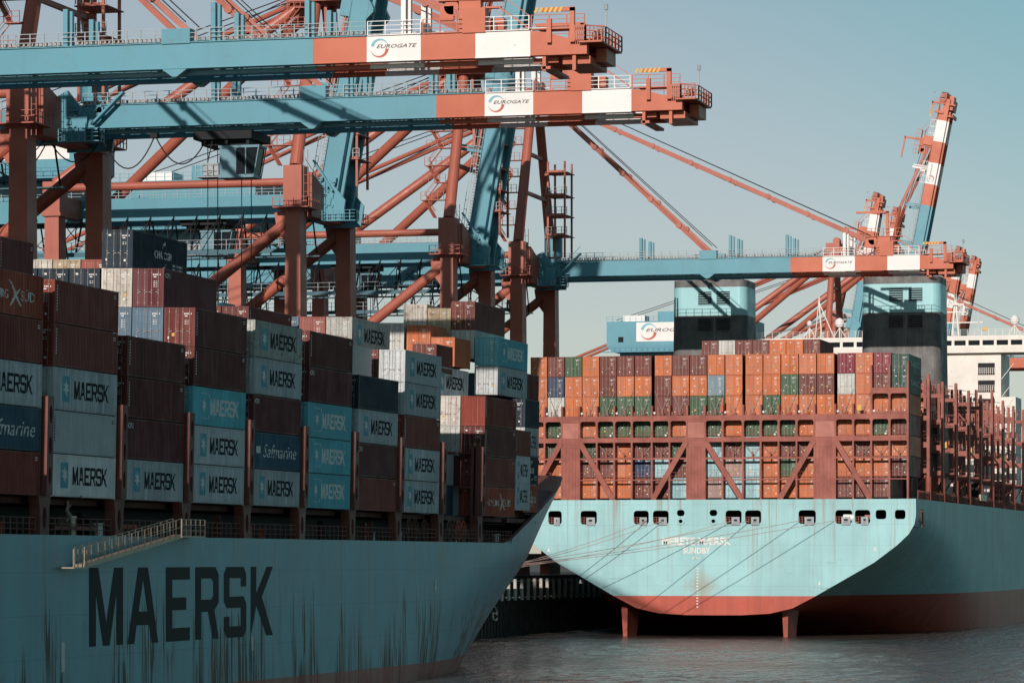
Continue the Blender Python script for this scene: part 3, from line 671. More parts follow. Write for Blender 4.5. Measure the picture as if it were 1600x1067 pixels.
for yy in (241.5, 352.0): MB().tube((-91.6, yy, 12.66), (-91.6, yy, 13.5), .3, 12).tube((-91.6, yy, 13.4), (-91.6, yy, 13.55), .4, 12).build('bollard', 'mark', ship)
# ---------------------------------------------------------------- far ship hull
FY = 513.0; FC = -101.5; FHB = 28.9; DZ = 19.55
fs = thing('container_ship', 'far container ship showing its flat pale blue stern and red waterline', 'ship', (FC, 560, 0), 'container ships moored along the quay')
TR = [(0, 3.1), (4, 3.12), (8, 3.35), (11.3, 4.1), (14.2, 5.6), (18.6, 8.1), (23, 10.6), (26.2, 13.0), (27.9, 14.6), (28.7, 16.0), (28.9, 17.2), (28.9, 18.4), (28.9, DZ)]
FU = [(0, -12), (14, -12), (22, -11.6), (26.5, -9.5), (28.6, -6), (28.9, -3), (28.9, 0), (28.9, 3), (28.9, 6), (28.9, 9), (28.9, 12), (28.9, 16), (28.9, DZ)]
hm = MB(); ys = [FY, 516, 520, 525, 531, 538, 546, 555, 565, 577, 590, 605, 622, 700, 900]
for sgn in (1, -1):
    vs = []
    for y in ys:
        t = min(1, (y - FY) / 112); t = 1 - (1 - t) ** 1.7; t = t * t * (3 - 2 * t) * .7 + t * .3
        for (a, b), (c, d) in zip(TR, FU):
            td = t ** 1.5 if a > 12 else t * t
            vs.append((FC + sgn * (a + (c - a) * t), y, b + (d - b) * td))
    n = len(TR); hm.add(vs, [(i * n + j, (i + 1) * n + j, (i + 1) * n + j + 1, i * n + j + 1) for i in range(len(ys) - 1) for j in range(n - 1)])
fh = hm.build('hull', 'hullfar', fs, smooth=True)
holes = []
def rrect(x0, x1, z0, z1, r=.45):
    p = []
    for cx, cz, a in ((x1 - r, z0 + r, -90), (x1 - r, z1 - r, 0), (x0 + r, z1 - r, 90), (x0 + r, z0 + r, 180)):
        for k in range(4): t = math.radians(a + k * 30); p.append((cx + r * math.cos(t), cz + r * math.sin(t)))
    return p
OP = [('big', -125.75, -123.76, 16.05, 18.0), ('big', -120.97, -118.57, 16.05, 18.0), ('big', -113.16, -110.96, 16.05, 18.0), ('big', -110.35, -108.06, 16.05, 18.0), ('big', -99.78, -97.47, 16.05, 18.0), ('big', -96.96, -94.66, 16.05, 18.0), ('big', -89.28, -86.81, 16.05, 18.0), ('big', -84.02, -81.61, 16.05, 18.0), ('big', -81.24, -79.06, 16.05, 18.0), ('small', -78.29, -76.79, 16.7, 18.0), ('small', -75.57, -74.08, 16.7, 18.0), ('oval', -106.85, -105.73, 17.2, 18.1), ('eye', -106.57, -106.01, 16.2, 16.75), ('oval', -102.1, -100.99, 17.2, 18.1), ('eye', -101.82, -101.27, 16.2, 16.75)]
outl = [(FC + a, b) for a, b in TR] + [(FC - a, b) for a, b in TR[:0:-1]]
loops = [outl] + [rrect(a, b, c, d, {'big': .42, 'small': .35, 'oval': .4, 'eye': .25}[k]) for k, a, b, c, d in OP]
MB().prism(loops, FY - .02, FY + .25).build('transom', 'hullfar', fs)
# dark mooring deck behind the openings
mb = MB().box(-130, -73, FY + 5.2, FY + 5.4, 15.6, 18.6).box(-130, -73, FY + .26, FY + 5.2, 15.5, 15.7).box(-130, -73, FY + .26, FY + 5.2, 18.4, 18.6)
mb.build('mooring_deck', 'dark', fs)
for k, a, b, c, d in OP:
    if k == 'big':
        f = MB().box(a + .9, b - .25, FY - .25, FY + .5, c - .12, c + 1.0).box(a + 1.05, b - .4, FY - .3, FY - .24, c + .1, c + .85); f.tube((a + 1.2, FY - .3, c + .3), (b - .6, FY - .3, c + .3), .1, 8)
        fo = f.build('fairlead', 'rail' if a < -78 else 'white', fs)
        railing(MB(), (a + .1, FY + .1, c), (a + .9, FY + .1, c), 1.0, 2, .05, 3).build('opening_rail', 'lbrown', fo)
        MB().flat([[(a + 1.25, c + .25), (b - .6, c + .25), (b - .6, c + .7), (a + 1.25, c + .7)]], FY - .31).build('roller', 'dark', fo)
    if k == 'eye':
        rr = MB(); cx, cz = (a + b) / 2, (c + d) / 2
        rr.prism([oval(cx, cz, .62, .52, 16), oval(cx, cz, .3, .27, 16)], FY - .14, FY - .03); rr.build('mooring_eye', 'hullfar', fs)
mb = MB().box(-83.1, -81.0, FY + .6, FY + 2, 16.1, 16.3).tube((-82.9, FY + .3, 16.9), (-81.4, FY + .3, 16.9), .5, 14).build('mooring_winch', 'white', fs)
MB().box(-79.9, -78.7, FY + .4, FY + .8, 16.7, 17.3).build('deck_box', 'lpatch', fs)
for txt, x0, x1, z0, z1 in (('MERETE MÆRSK', -109.0, -99.0, 13.05, 14.2), ('SUNDBY', -105.95, -102.0, 11.85, 12.75), ('IMO 9632064', -103.4, -101.4, 11.1, 11.35)):
    vs, f_ = font2d(txt if 'IMO' not in txt else 'IMO', x0 if 'IMO' not in txt else -104.6, x1 if 'IMO' not in txt else -103.4, z0, z1, 0, .028); MB().add([(a, FY - .035, b) for a, b in vs], f_).build('lettering', 'mark', fs)
dm = MB()
for k in range(14): z = 4.2 + k * .42; dm.add([(-104.0, FY - .035, z), (-103.75, FY - .035, z), (-103.75, FY - .035, z + .16), (-104.0, FY - .035, z + .16)], [(0, 1, 2, 3)])
o = dm.build('draught_marks', 'mark', fs); o['kind'] = 'stuff'
for x, z in ((-121.2, 7.6), (-125.9, 12.1), (-86.5, 7.4), (-78.6, 12.2)): MB().flat([[(x, z), (x + .55, z + .1), (x + .3, z + .18), (x + .3, z + .5), (x + .15, z + .5)]], FY - .035).build('tug_mark', 'mark', fs)
# shadow side marks, rudders, skegs
M['hullred'] = paint('antifouling_red', (.38, .085, .055), .55, .3, .35, .5, .5, world_pos=True)
for x in (-115.0, -91.6):
    r = MB(); r.prism([[(FY + 2.2, 4.0), (FY + 8.2, 5.4), (FY + 7.0, -4), (FY + 3.0, -4)]], x - .5, x + .5, yz); r.v = [(x + (a - x) * (.6 if b < FY + 3.5 else 1.3) * (1 + .12 * c), b, c) for a, b, c in r.v]
    ro = r.build('rudder', 'hullred', fs)
MB().box(FC - FHB + .1, FC + FHB - .1, FY + .3, 890, DZ - .25, DZ - .05).build('deck', 'deckred', fs)
# ---------------------------------------------------------------- stern stacks
COLX = [-128.9 + 2.575 * k + .36 * ((k > 6) + (k > 11) + (k > 16)) for k in range(21)]
TH = 2.925
rowsF = {6: 'or ma gr or ma ma ma or ma ma or or or or or or or mt or mt gr', 5: 'or fn or or ma or or ma or or gb or or or gr ma ma wh or ma gr',
         4: 'or wh or or gr gr gr ma ma gr gr or or gr or or or or or or or', 3: 'or gr - or gr gr gr gr or - gr or gr gr gr or - or or gr ma',
         2: 'or gr - gr ma or ma ma gr - cy ma cy or ma ma - or ma or or', 1: 'or or - ma ma or fn cy ma - cy pk cy or gr or - or or or ma', 0: '- or - or or or ma ma cy - pk cy cy or or or - ma ma ma -'}
GF = 'containers stacked on the stern of the far ship'
for tier, txt in rowsF.items():
    for k, kd in enumerate(txt.split()):
        if kd == '-': continue
        rk = ORD[20 - k]; rowt = ORD[6 - tier]
        where = f"{rowt} row down at the far stern, {rk} from right" if tier >= 4 else f"behind the stern frame, {rowt} row down, {rk} from right"
        last = k == 20
        kk = kd if not last else {6: 'ug', 5: 'ug', 4: 'or', 3: 'ma', 2: 'or', 1: 'db', 0: 'ma'}[tier]
        dz = -.25 if (k == 20 and tier == 6) else 0
        container(kk, 12.192, COLX[k] + 2.438, 515.0 + random.uniform(0, .12), DZ + .25 + tier * TH + dz, f"{CNAME[kk]} container end, {where}", GF, near=False, side=2 if last else False)
for j, kd in enumerate('ma wh ma ma or or ma'.split()):
    container(kd, 12.192, -104.2 + j * 2.52, 530.0, DZ + .25 + 7 * TH, f"{CNAME[kd]} container end in the short top row behind the stern wall, {ORD[j]} from left", GF, near=False, side=2 if j == 6 else False)
st = MB()
for k in range(20):
    for t in range(7 if k < 19 else 6): st.box(COLX[k], COLX[k] + 2.43, 530.2, 542.3, DZ + .25 + t * TH, DZ + .2 + (t + 1) * TH)
s_ = st.build('stowed_containers', 'stow'); s_['kind'] = 'stuff'; tag(s_, 'buried containers behind the coloured stern wall of the far ship', 'container')
for j, (x, t, kd) in enumerate(((-77.2, 4, 'or'), (-77.2, 5, 'or'), (-79.8, 5, 'or'))):
    container(kd, 12.192, x + 2.438 - 1.0, 545, DZ + .25 + t * TH, f"orange container in the side bay just right of the stern wall, {('lower', 'upper', 'upper inner')[j]} one", GF, near=False, side=2)
# ---------------------------------------------------------------- stern lashing frame
edges = [COLX[k] - .09 for k in range(21)] + [COLX[20] + 2.5]
fr = bpy.data.objects.new('lashing_frame', None); COL.objects.link(fr); fr.parent = fs; ORG[fr.name] = ORG[fs.name]
F0, F1 = FY + .35, FY + 1.55
def fp_(nm, mb, mat='lbrown'): return mb.build(nm, mat, fr)
solid = (2, 9, 16)
for k, e in enumerate(edges):
    top = 33.0 if k < 19 else (38.4 if k < 21 else 38.9)
    w_ = .12
    fp_('post', MB().box(e - w_, e + w_, F0, F1, DZ - .1, top))
for k in solid:
    a, b = edges[k] + .125, edges[k + 1] - .125
    z = DZ - .1
    for zz, mt in ((27.0, 'lbrown'), (28.35, 'lbrown'), (30.6, 'lpatch'), (31.6, 'lbrown')):
        p = fp_('panel', MB().box(a + .002, b - .002, F0 + .05 + (0 if mt == 'lbrown' else -.02), F0 + .3, z + .01, zz - .01), mt); z = zz
    for j in range(1, 5): x = a + (b - a) * j / 5; fp_('stiffener', MB().box(x - .03, x + .03, F0 - .03, F0 + .06, DZ, 27.0))
def cornered(x0, x1, z0, z1, r): return rrect(x0, x1, z0, z1, r)
for k in range(21):
    if k in solid: continue
    a, b = edges[k] + .118, edges[k + 1] - .118
    hi = k >= 19
    # window frames with rounded corners between two beams
    def frame(z0, z1, wz0, wz1, nm='beam'):
        fp_(nm, MB().prism([[(a, z0), (b, z0), (b, z1), (a, z1)], rrect(a + .03, b - .03, wz0, wz1, .32)], F0 + .06, F0 + .5))
    frame(27.75, 31.55, 28.4, 30.8)
    if hi: frame(31.6, 35.2, 31.9, 34.4)
    fp_('beam', MB().box(a, b, F0 + .1, F0 + .4, 25.3, 25.55)); fp_('beam', MB().box(a, b, F0 + .1, F0 + .4, 22.3, 22.45)); fp_('walkway', MB().box(a, b, F0 + .3, F1, 28.2, 28.3)); fp_('walkway', MB().box(a, b, F0 + .3, F1, 31.3, 31.4))
    fp_('railing', railing(railing(MB(), (a, F0 + .02, 28.35), (b, F0 + .02, 28.35), 1.0, 3, .03, 2), (a, F0 + .02, 22.45), (b, F0 + .02, 22.45), 1.0, 3, .03, 2), 'lbrown')['kind'] = 'stuff'
    for (zz, zt) in ((31.6, 36.2), (25.6, 27.3)) if not hi else ((25.6, 27.3),):
        for s in (-1, 1):
            x0 = (a + b) / 2 + s * .25; x1 = (a + b) / 2 - s * 1.1
            rd = fp_('lashing_rod', MB().tube((x0, F1 - .1, zz), (x1, F1 + .02, min(zt, zz + 3.6)), .035, 5), 'rod')
    fp_('turnbuckle', MB().box((a + b) / 2 - .35, (a + b) / 2 - .22, F0 + .2, F0 + .4, 31.6, 32.3).box((a + b) / 2 + .2, (a + b) / 2 + .33, F0 + .2, F0 + .4, 31.6, 32.5).box(a + .15, a + .4, F0 + .2, F0 + .4, 31.6, 32.1)); fp_('turnbuckle', MB().box((a + b) / 2 - .12, (a + b) / 2 + .1, F0 + .5, F0 + .7, 25.5, 26.4))
    if k % 2 == 1: fp_('deck_lamp', MB().tube((a + .3, F0 - .1, 31.95), (a + .3, F0 + .15, 31.95), .17, 10), 'mark')
    if k % 3 == 1: fp_('deck_lamp', MB().tube((b - .4, F0 - .1, 28.75), (b - .4, F0 + .15, 28.75), .15, 10), 'mark')
def diag(x0, z0, x1, z1):
    fp_('diagonal_brace', MB().beam((x0, F0 + .12, z0), (x1, F0 + .12, z1), .75, .5, up=(0, 1, 0)))
for k0, s in ((2, -1), (3, 1), (9, -1), (10, 1), (16, -1), (17, 1)):
    if s > 0: diag(edges[k0] + .1, 27.8, edges[k0 + 2] - .2, DZ + .1)
    else: diag(edges[k0] - .1, 27.8, max(edges[k0 - 2] + .2, -129.5), DZ + .1)
fp_('hatch_light', MB().box(-80.9, -80.3, F0 - .3, F0, 32.0, 32.8), 'yellow')
fp_('fire_box', MB().taper((-100.4, F0 - .2, 32.0), (.25, .2), (-100.2, F0 - .2, 34.0), (.12, .2)), 'hredo')
# ---------------------------------------------------------------- lashing bridges along the far ship
for j in range(10):
    yb = 528.6 + j * 15.2
    b_ = bpy.data.objects.new('lashing_bridge', None); COL.objects.link(b_); b_.parent = fs; ORG[b_.name] = ORG[fs.name]
    r = random.Random(j)
    xs = [-73.0 - 2.6 * k for k in range(8 if j else 6)]
    for k, x in enumerate(xs):
        top = 37.6 + r.uniform(-.3, .3) if k < 5 else 36.5
        if j == 5: top += 1.2
        MB().box(x - .2, x + .2, yb - .35, yb + .35, DZ, top).build('post', 'lbrown', b_)
        if k % 2 == 0: MB().box(x - .18, x + .18, yb + 1.0, yb + 1.4, DZ, top - 1).build('post', 'lbrown', b_)
    for z, hh in ((35.6, .55), (31.8, .7), (28.0, .8), (24.2, .7)):
        MB().box(xs[-1], xs[0] - .2, yb - .2, yb + .2, z - hh, z).build('beam', 'lbrown', b_)
        MB().box(xs[-1], xs[0] - .2, yb + .2, yb + 1.2, z - .1, z).build('walkway', 'lbrown', b_)
        railing(MB(), (xs[-1], yb - .25, z), (xs[0], yb - .25, z), 1.05, len(xs) * 2, .035, 2).build('railing', 'lbrown', b_, kind='stuff')
    for k in range(len(xs) - 1):
        a, b = xs[k + 1], xs[k]
        if r.random() < .75: MB().beam((a, yb + .6, 20), (b, yb + .6, 24), .2).build('brace', 'lbrown', b_)
        if r.random() < .5: MB().beam((a, yb + .6, 35), (b, yb + .6, 32), .2).build('brace', 'lbrown', b_)
        rod = MB()
        for z in (37.4, 33, 29.5): rod.tube((b - .4, yb - .3, z), (a + .5, yb - .5, z + .15 * r.uniform(-1, 2)), .05, 5); rod.box(b - 1.5, b - 1.35, yb - .5, yb - .35, z - 1.3, z - .2); rod.box(b - 1.1, b - .9, yb - .5, yb - .35, z - 1.0, z - .4)
        rod.build('lashing_rod', 'rod' if r.random() < .25 else 'lbrown', b_, kind='stuff')
        if r.random() < .3: MB().box(a + .5, a + 1.3, yb - .6, yb - .3, 28, 28.9).build('lashing_bin', 'yellow', b_)
        if r.random() < .25: MB().box(a + .2, a + 1.5, yb - .1, yb + .4, 24.3, 27.6).build('reefer_panel', 'shipw', b_)
        if r.random() < .4: MB().box(a + .2, a + 2.2, yb + .5, yb + .9, 20, 23.2).build('door_panel', r.choice(['dark', 'lbrown', 'shipw']), b_)
    MB().tube((-73.0, yb, DZ), (-73.0, yb, 23), .42, 10).build('bollard_post', 'lbrown', b_)
for j in range(9): MB().box(-128, -76, 530.8 + j * 15.2, 542.5 + j * 15.2, DZ, DZ + 1.9).build('hatch_cover', 'deckred', fs)
for j in range(22): railing(MB(), (-72.75, 516 + j * 7, DZ), (-72.75, 523 + j * 7, DZ), 1.25, 10, .05, 3).build('deck_railing', 'lbrown', fs)
MB().box(-72.9, -72.55, 586, 594, 20.4, 21.4).build('liferaft_rack', 'alu', fs); MB().box(-76, -75, 590, 596, 22, 28.5).build('stair_trunk', 'shipw', fs)
hb = MB().box(-72.7, -72.56, 517.5, 520.6, 16.3, 18.1); hb.build('side_opening_shade', 'dark', fs)  # black panel on the plating, its colour stands for the shade inside an opening
for k in range(3): MB().box(-72.58, -72.5, 517.6 + k * 1.0, 518.0 + k * 1.0, 15.6 if k else 16.4, 18.0).build('grating_bar', 'lbrown', fs)
# ---------------------------------------------------------------- funnels, wheelhouse
def funnel(x0, x1, y0, zt, mir):
    f = bpy.data.objects.new('funnel', None); COL.objects.link(f); f.parent = fs; ORG[f.name] = ORG[fs.name]
    def ring(grow, z0, z1, mat, nm):
        def outline(g):
            p = []
            for cx, cy, a, rr in ((x1 + g - 1.4, y0 - g + 1.4, -90, 1.4), (x1 + g - 1.4, y0 + 9 + g - 1.4, 0, 1.4), (x0 - g + 1.4, y0 + 9 + g - 1.4, 90, 1.4), (x0 - g + 1.4, y0 - g + 1.4, 180, 1.4)):
                for k in range(7): t = math.radians(a + k * 15); p.append((cx + rr * math.cos(t), cy + rr * math.sin(t)))
            return p
        m = MB(); a = outline(.0 + (54 - z0) * .012 + grow); b = outline((54 - z1) * .012 + grow); n = len(a)
        m.add([(p[0], p[1], z0) for p in a] + [(p[0], p[1], z1) for p in b], [(i, (i + 1) % n, (i + 1) % n + n, i + n) for i in range(n)] + [tuple(range(n, 2 * n))])
        return m.build(nm, mat, f)
    ring(0, DZ, 48.9, 'fblack', 'funnel_base'); ring(.02, 48.9, 53.3, 'fblue', 'funnel_band'); ring(0, 53.3, 54.4, 'fblack', 'funnel_rim')
    w = x1 - x0
    for z0, z1 in ((50.5, 52.6), (46.5, 48.4)):
        for u0, u1 in ((.35, .53), (.6, .78)):
            a, b = x0 + u0 * w, x0 + u1 * w; yy = y0 - (54 - z0) * .012
            v_ = MB().box(a, b, yy - .06, yy - .02, z0, z1).build('louvre', 'dark', f)
            for j in range(6): z = z0 + (z1 - z0) * (j + .25) / 6; MB().beam((a, yy - .12, z), (b, yy - .12, z), .16, .09).build('slat', 'fblue' if z0 > 49 else 'fblack', v_)
    for j, (u, hh) in enumerate(((.32, 1.4), (.45, 1.0), (.52, 1.7), (.75, 1.5), (.83, 1.5))): MB().tube((x0 + u * w, y0 + 4, 54), (x0 + u * w, y0 + 4, 54.3 + hh), .45, 10).build('exhaust_pipe', 'dark', f)
    railing(MB(), (x0 + .3, y0 + .1, 54.4), (x1 - .3, y0 + .1, 54.4), .9, 12, .04, 2).build('railing', 'dark', f)
    ld = MB(); xx = x0 + .57 * w
    MB().tube((xx, y0 - .25, 44), (xx, y0 - .15, 49), .04, 5).build('ladder', 'rail', f)
    return f
funnel(-117.3, -105.7, 560, 54.5, 0); funnel(-87.6, -75.6, 560, 54.5, 1)
wh = bpy.data.objects.new('wheelhouse', None); COL.objects.link(wh); wh.parent = fs; ORG[wh.name] = ORG[fs.name]
WY = 655
MB().box(-129, -68.4, WY, WY + 9, 47.9, 49.0).build('bridge_deck', 'shipw', wh)
MB().box(-129, -68.4, WY + .5, WY + 8, 49.02, 49.25).box(-129, -68.4, WY + .5, WY + 8, 50.15, 51.0).box(-129, -68.4, WY + 4, WY + 8, 49.2, 50.2).build('wheelhouse_wall', 'shipw', wh)
for k in range(24):
    a = -128.8 + k * 2.52; MB().box(a + .1, a + 2.1, WY + .9, WY + 1.0, 49.25, 50.15).build('window', 'glass', wh); MB().box(a + 2.12, a + 2.6, WY + .5, WY + .9, 49.25, 50.15).build('mullion', 'shipw', wh)
MB().box(-112, -77.6, WY + 1, WY + 14, DZ, 47.9).build('deckhouse', 'shipw', wh)
for z in (40.9, 44.0, 37.6, 34.4):
    a = MB().box(-81.7, -78.7, WY + .9, WY + .99, z, z + 2.1).build('balcony_shade_panel', 'dark', wh); railing(MB(), (-81.7, WY + .8, z + .1), (-78.7, WY + .8, z + .1), 1.1, 8, .05, 3).build('railing', 'shipw', a)  # black panels on the wall paint in the shade of the balcony recesses
MB().box(-77.6, -75, WY + 1, WY + 10, DZ, 40).build('stair_tower', 'shipw', wh)
for z in (43.2, 40.0, 37.0): MB().beam((-77.5, WY + 1, z), (-75.3, WY + 1, z + 2.8), .3, .1).build('stair', 'shipw', wh)
railing(MB(), (-129, WY + .6, 51), (-68.4, WY + .6, 51), 1.1, 48, .045, 3).build('railing', 'shipw', wh, kind='stuff')
for x, z, r_ in ((-107.0, 51.0, .9), (-112.5, 51, .5), (-75.4, 51, .9)):
    MB().tube((x, WY + 3, z), (x, WY + 3, z + 2), .12, 6).beam((x - 1.2, WY + 3, z), (x, WY + 3, z + 2), .1).beam((x + 1.2, WY + 3, z), (x, WY + 3, z + 2), .1).build('dome_stand', 'shipw', wh)
    d = MB(); 
    for i in range(6):
        t0, t1 = math.pi * i / 6 - math.pi / 2, math.pi * (i + 1) / 6 - math.pi / 2
        d.tube((x, WY + 3, z + 2.8 + r_ * math.sin(t0)), (x, WY + 3, z + 2.8 + r_ * math.sin(t1)), max(.01, r_ * math.cos(t0)), 14, max(.01, r_ * math.cos(t1)))
    d.build('radar_dome', 'white', wh, smooth=True)
mst = MB()
for x in (-86.6, -85.4): mst.tube((x, WY + 3, 51), (-86, WY + 3, 58.5), .22, 6)
mst.box(-89, -81, WY + 2.8, WY + 3.2, 53.4, 53.6).box(-87.5, -84, WY + 2.8, WY + 3.1, 55.3, 55.5).box(-88.2, -84.4, WY + 2.5, WY + 3, 56.6, 56.9); mst.build('radar_mast', 'shipw', wh)
MB().tube((-110.0, WY + 2, 49), (-110.6, WY + 2, 58.5), .14, 6).tube((-111.5, WY + 2, 49), (-110.6, WY + 2, 58), .1, 6).beam((-110.6, WY + 2, 57.5), (-107.0, WY + 2, 49.2), .16).build('signal_mast', 'shipw', wh)
for x in (-81.8, -72.3): MB().tube((x, WY + 2, 51), (x, WY + 2, 55.5), .05, 5).build('antenna', 'shipw', wh)
fl = MB(); fl.add([(-81.0, WY + 1, 51.8), (-80.0, WY + 1.3, 51.9), (-80.0, WY + 1.3, 52.5), (-81.0, WY + 1, 52.4)], [(0, 1, 2, 3)]); fl.build('flag', 'yellow', wh)
# ---------------------------------------------------------------- mooring lines
def mooring(p, q, label, sag=1.0, mat='line', r=.04):
    p, q = Vector(p), Vector(q); pts = [p.lerp(q, t / 14) - Vector((0, 0, 4 * sag * (t / 14) * (1 - t / 14))) for t in range(15)]
    o = MB().path(pts, r, 6).build('mooring_line', mat); tag(o, label, 'mooring line', 'mooring lines of the far ship')
ends = [(-111.2, 16.6), (-108.8, 16.6), (-98.9, 16.5), (-96.3, 16.5), (-89.1, 16.5), (-84.2, 16.5)]
names = ['leftmost', 'second from left', 'third from left', 'fourth from left', 'fifth from left', 'rightmost']
for i, (x, z) in enumerate(ends):
    yb = (493.5, 493, 492.5, 464, 463.5, 463)[i]
    mooring((x, FY - .3, z), (-132.9, yb, 8.9), f"pinkish mooring line from the {names[i]} roped opening of the far stern", .8)
for i, yb in enumerate((493, 478, 463.5)):
    b_ = MB().tube((-133, yb, 8.6), (-133, yb, 9.3), .3, 12).tube((-133, yb, 9.2), (-133, yb, 9.4), .45, 12).build('bollard', 'yellow'); tag(b_, f"quay bollard holding the far ship's stern lines, {('nearest', 'middle one', 'furthest')[2 - i]} of three", 'bollard', 'quay bollards')
# ---------------------------------------------------------------- quay cranes
XL, XB, HX, HZ = -134.2, -165.0, -131.5, 53.5
def crane(Y0, label, ang=0.0, lod=2, dX=0.0, sign=True, trolley=None, masts=True):
    """ship-to-shore crane; ang = boom angle in degrees, trolley = position under the girder"""
    c = thing('quay_crane', label, 'crane', (XL + dX, Y0, 8.6), 'ship to shore cranes on the quay')
    ORG[c.name] = (XL, Y0, 8.6)
    a_ = math.radians(ang); ca, sa = math.cos(a_), math.sin(a_)
    def TB(v):  # boom space: x = distance out from the hinge, z = height above its underside
        if v.z > 1e5: return v
        return Vector((HX + v.x * ca - v.z * sa, v.y, HZ + v.x * sa + v.z * ca))
    def P(nm, m, mat, parent=None, kind=None, smooth=False): return m.build(nm, mat, parent or c, kind, smooth)
    def BM():
        m = MB(); m.T = TB; return m
    yn, yf = Y0 - 10.3, Y0 + 10.3
    # legs, sill and portal beams
    for x in (XL, XB):
        for y in (yn, yf):
            lg = P('leg', MB().taper((x, y, 11), (1.2, 1.6), (x, y, 52.8), (.9, 1.2)), 'red')
            if lod > 1:
                P('collar', MB().box(x - 1.25, x + 1.25, y - 1.5, y + 1.5, 52.8, 53.2), 'red', lg)
                if x == XL: P('gusset', MB().prism([[(x - 1.0, 53), (x - 2.6, 52.6), (x - 2.3, 50.6), (x - 1.0, 48.8)]], y - .35, y + .35), 'red', lg)
        P('wheel_bogie', MB().box(x - .7, x + .7, Y0 - 13.5, Y0 - 6, 8.7, 10.2).box(x - .7, x + .7, Y0 + 6, Y0 + 13.5, 8.7, 10.2), 'red')
        P('sill_beam', MB().box(x - .9, x + .9, Y0 - 11.5, Y0 + 11.5, 10.2, 11.9), 'red')
    for y in (yn, yf):
        P('portal_beam', MB().box(XB + 1, XL - 1, y - .7, y + .7, 19, 21), 'red')
        P('leg_head', MB().box(XL - 1.15, XL + 1.15, y - 1.4, y + 1.4, 53.2, 58.2), 'red')
        P('leg_head', MB().box(XB - 1.1, XB + 1.1, y - 1.4, y + 1.4, 53.2, 57), 'red')
        P('diagonal_brace', MB().tube((XL - 1, y, 51.5), (XB + 1, y, 30.0), .72, 16), 'red', smooth=False)
        P('tie_pipe', MB().tube((XB + 1, y, 56.3), (XL - 1, y, 56.3), .5, 14), 'red')
    P('cross_girder', MB().prism([[(Y0 - 9, 52.3), (Y0 + 9, 52.3), (Y0 + 9, 57.6), (Y0 + 5, 56.4), (Y0 - 5, 56.4), (Y0 - 9, 57.6)]], XL - .8, XL + 1.6, yz), 'red')
    P('cross_girder', MB().box(XB - .8, XB + .8, Y0 - 9, Y0 + 9, 53, 55.4), 'red')
    ap = Vector((XL, Y0, 80.5))
    if masts:
        for s in (-1, 1):
            P('mast', MB().tube((XL, Y0 + s * 10.3, 58.2), (XL, Y0 + s * 1.8, 80.5), .8, 16, .7), 'red')
            P('back_leg', MB().tube((XB, Y0 + s * 10.3, 56.8), (XL - .6, Y0 + s * 1.6, 79.8), .7, 16), 'red')
            P('guy_rope', MB().tube((XL - .6, Y0 + s * 1.2, 81), (-184, Y0 + s * 2, 65.5), .07, 4).tube((XL - .6, Y0 + s * .6, 81.3), (-170, Y0 + s * 2, 65.5), .07, 4), 'rope', kind='stuff')
            P('backstay', MB().tube((XL - .6, Y0 + s * 1.5, 80), (-197, Y0 + s * 3.1, 55.6), .33, 8), 'red')
        hd = P('mast_head', MB().box(XL - 1.5, XL + 1.6, Y0 - 2.8, Y0 + 2.8, 79.2, 82).box(XL - .5, XL + 2.6, Y0 - 2.2, Y0 + 2.2, 80, 81.2), 'red')
        P('sheave', MB().tube((XL + .6, Y0 - 1.2, 82.6), (XL + .6, Y0 + 1.2, 82.6), .8, 14), 'dred', hd)
        m = MB().box(XL - 3.4, XL + 3.6, Y0 - 3.6, Y0 + 3.6, 79.0, 79.2)
        railing(m, (XL - 3.4, Y0 - 3.6, 79.2), (XL + 3.6, Y0 - 3.6, 79.2), 1.2, 7, .06, 2); railing(m, (XL + 3.6, Y0 - 3.6, 79.2), (XL + 3.6, Y0 + 3.6, 79.2), 1.2, 7, .06, 2)
        P('platform', m, 'red', hd)
        for k, (z0, z1) in enumerate(((66, 72), (72, 78.8))): P('cross_strut', MB().beam((XL, Y0 - 10.3 + (z0 - 58.2) * .381 + .5, z0), (XL, Y0 + 10.3 - (z0 - 58.2) * .381 - .5, z0), .5), 'red')
    # back girders with gallery
    for s in (-1, 1):
        y0, y1 = sorted((Y0 + s * 2.7, Y0 + s * 3.7))
        P('back_girder', MB().box(-199, HX - .5, y0, y1, 52.9, 55.5), 'blue')
        P('girder_flange', MB().box(-199, HX - .5, y0 - .12, y1 + .12, 52.72, 52.898), 'blue')
    if lod > 0:
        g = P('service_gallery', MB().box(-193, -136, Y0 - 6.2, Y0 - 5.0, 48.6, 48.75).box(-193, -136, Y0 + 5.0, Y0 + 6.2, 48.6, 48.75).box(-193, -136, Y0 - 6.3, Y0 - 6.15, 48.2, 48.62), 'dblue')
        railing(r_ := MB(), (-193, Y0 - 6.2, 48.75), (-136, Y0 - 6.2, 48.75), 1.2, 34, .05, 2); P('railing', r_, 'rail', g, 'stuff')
        for k in range(19): x = -191 + k * 3; P('hanger', MB().beam((x, Y0 - 6, 48.7), (x + 3, Y0 - 4, 52.8), .1).beam((x + .5, Y0 + 5.6, 48.7), (x + .5, Y0 + 3.9, 52.9), .16).beam((x, Y0 - 6, 48.6), (x, Y0 - 3.6, 53), .18).beam((x, Y0 - 6, 48.6), (x, Y0 - 6, 51.5), .12).beam((x, Y0 - 6, 51.5), (x, Y0 - 3.7, 53.2), .1), 'dark', g, 'stuff')
        r_ = railing(MB(), (-198, Y0 - 3.7, 55.5), (-136, Y0 - 3.7, 55.5), 1.15, 40, .05, 3); railing(r_, (-198, Y0 + 3.7, 55.5), (-136, Y0 + 3.7, 55.5), 1.15, 40, .05, 3); P('railing', r_, 'rail', kind='stuff')
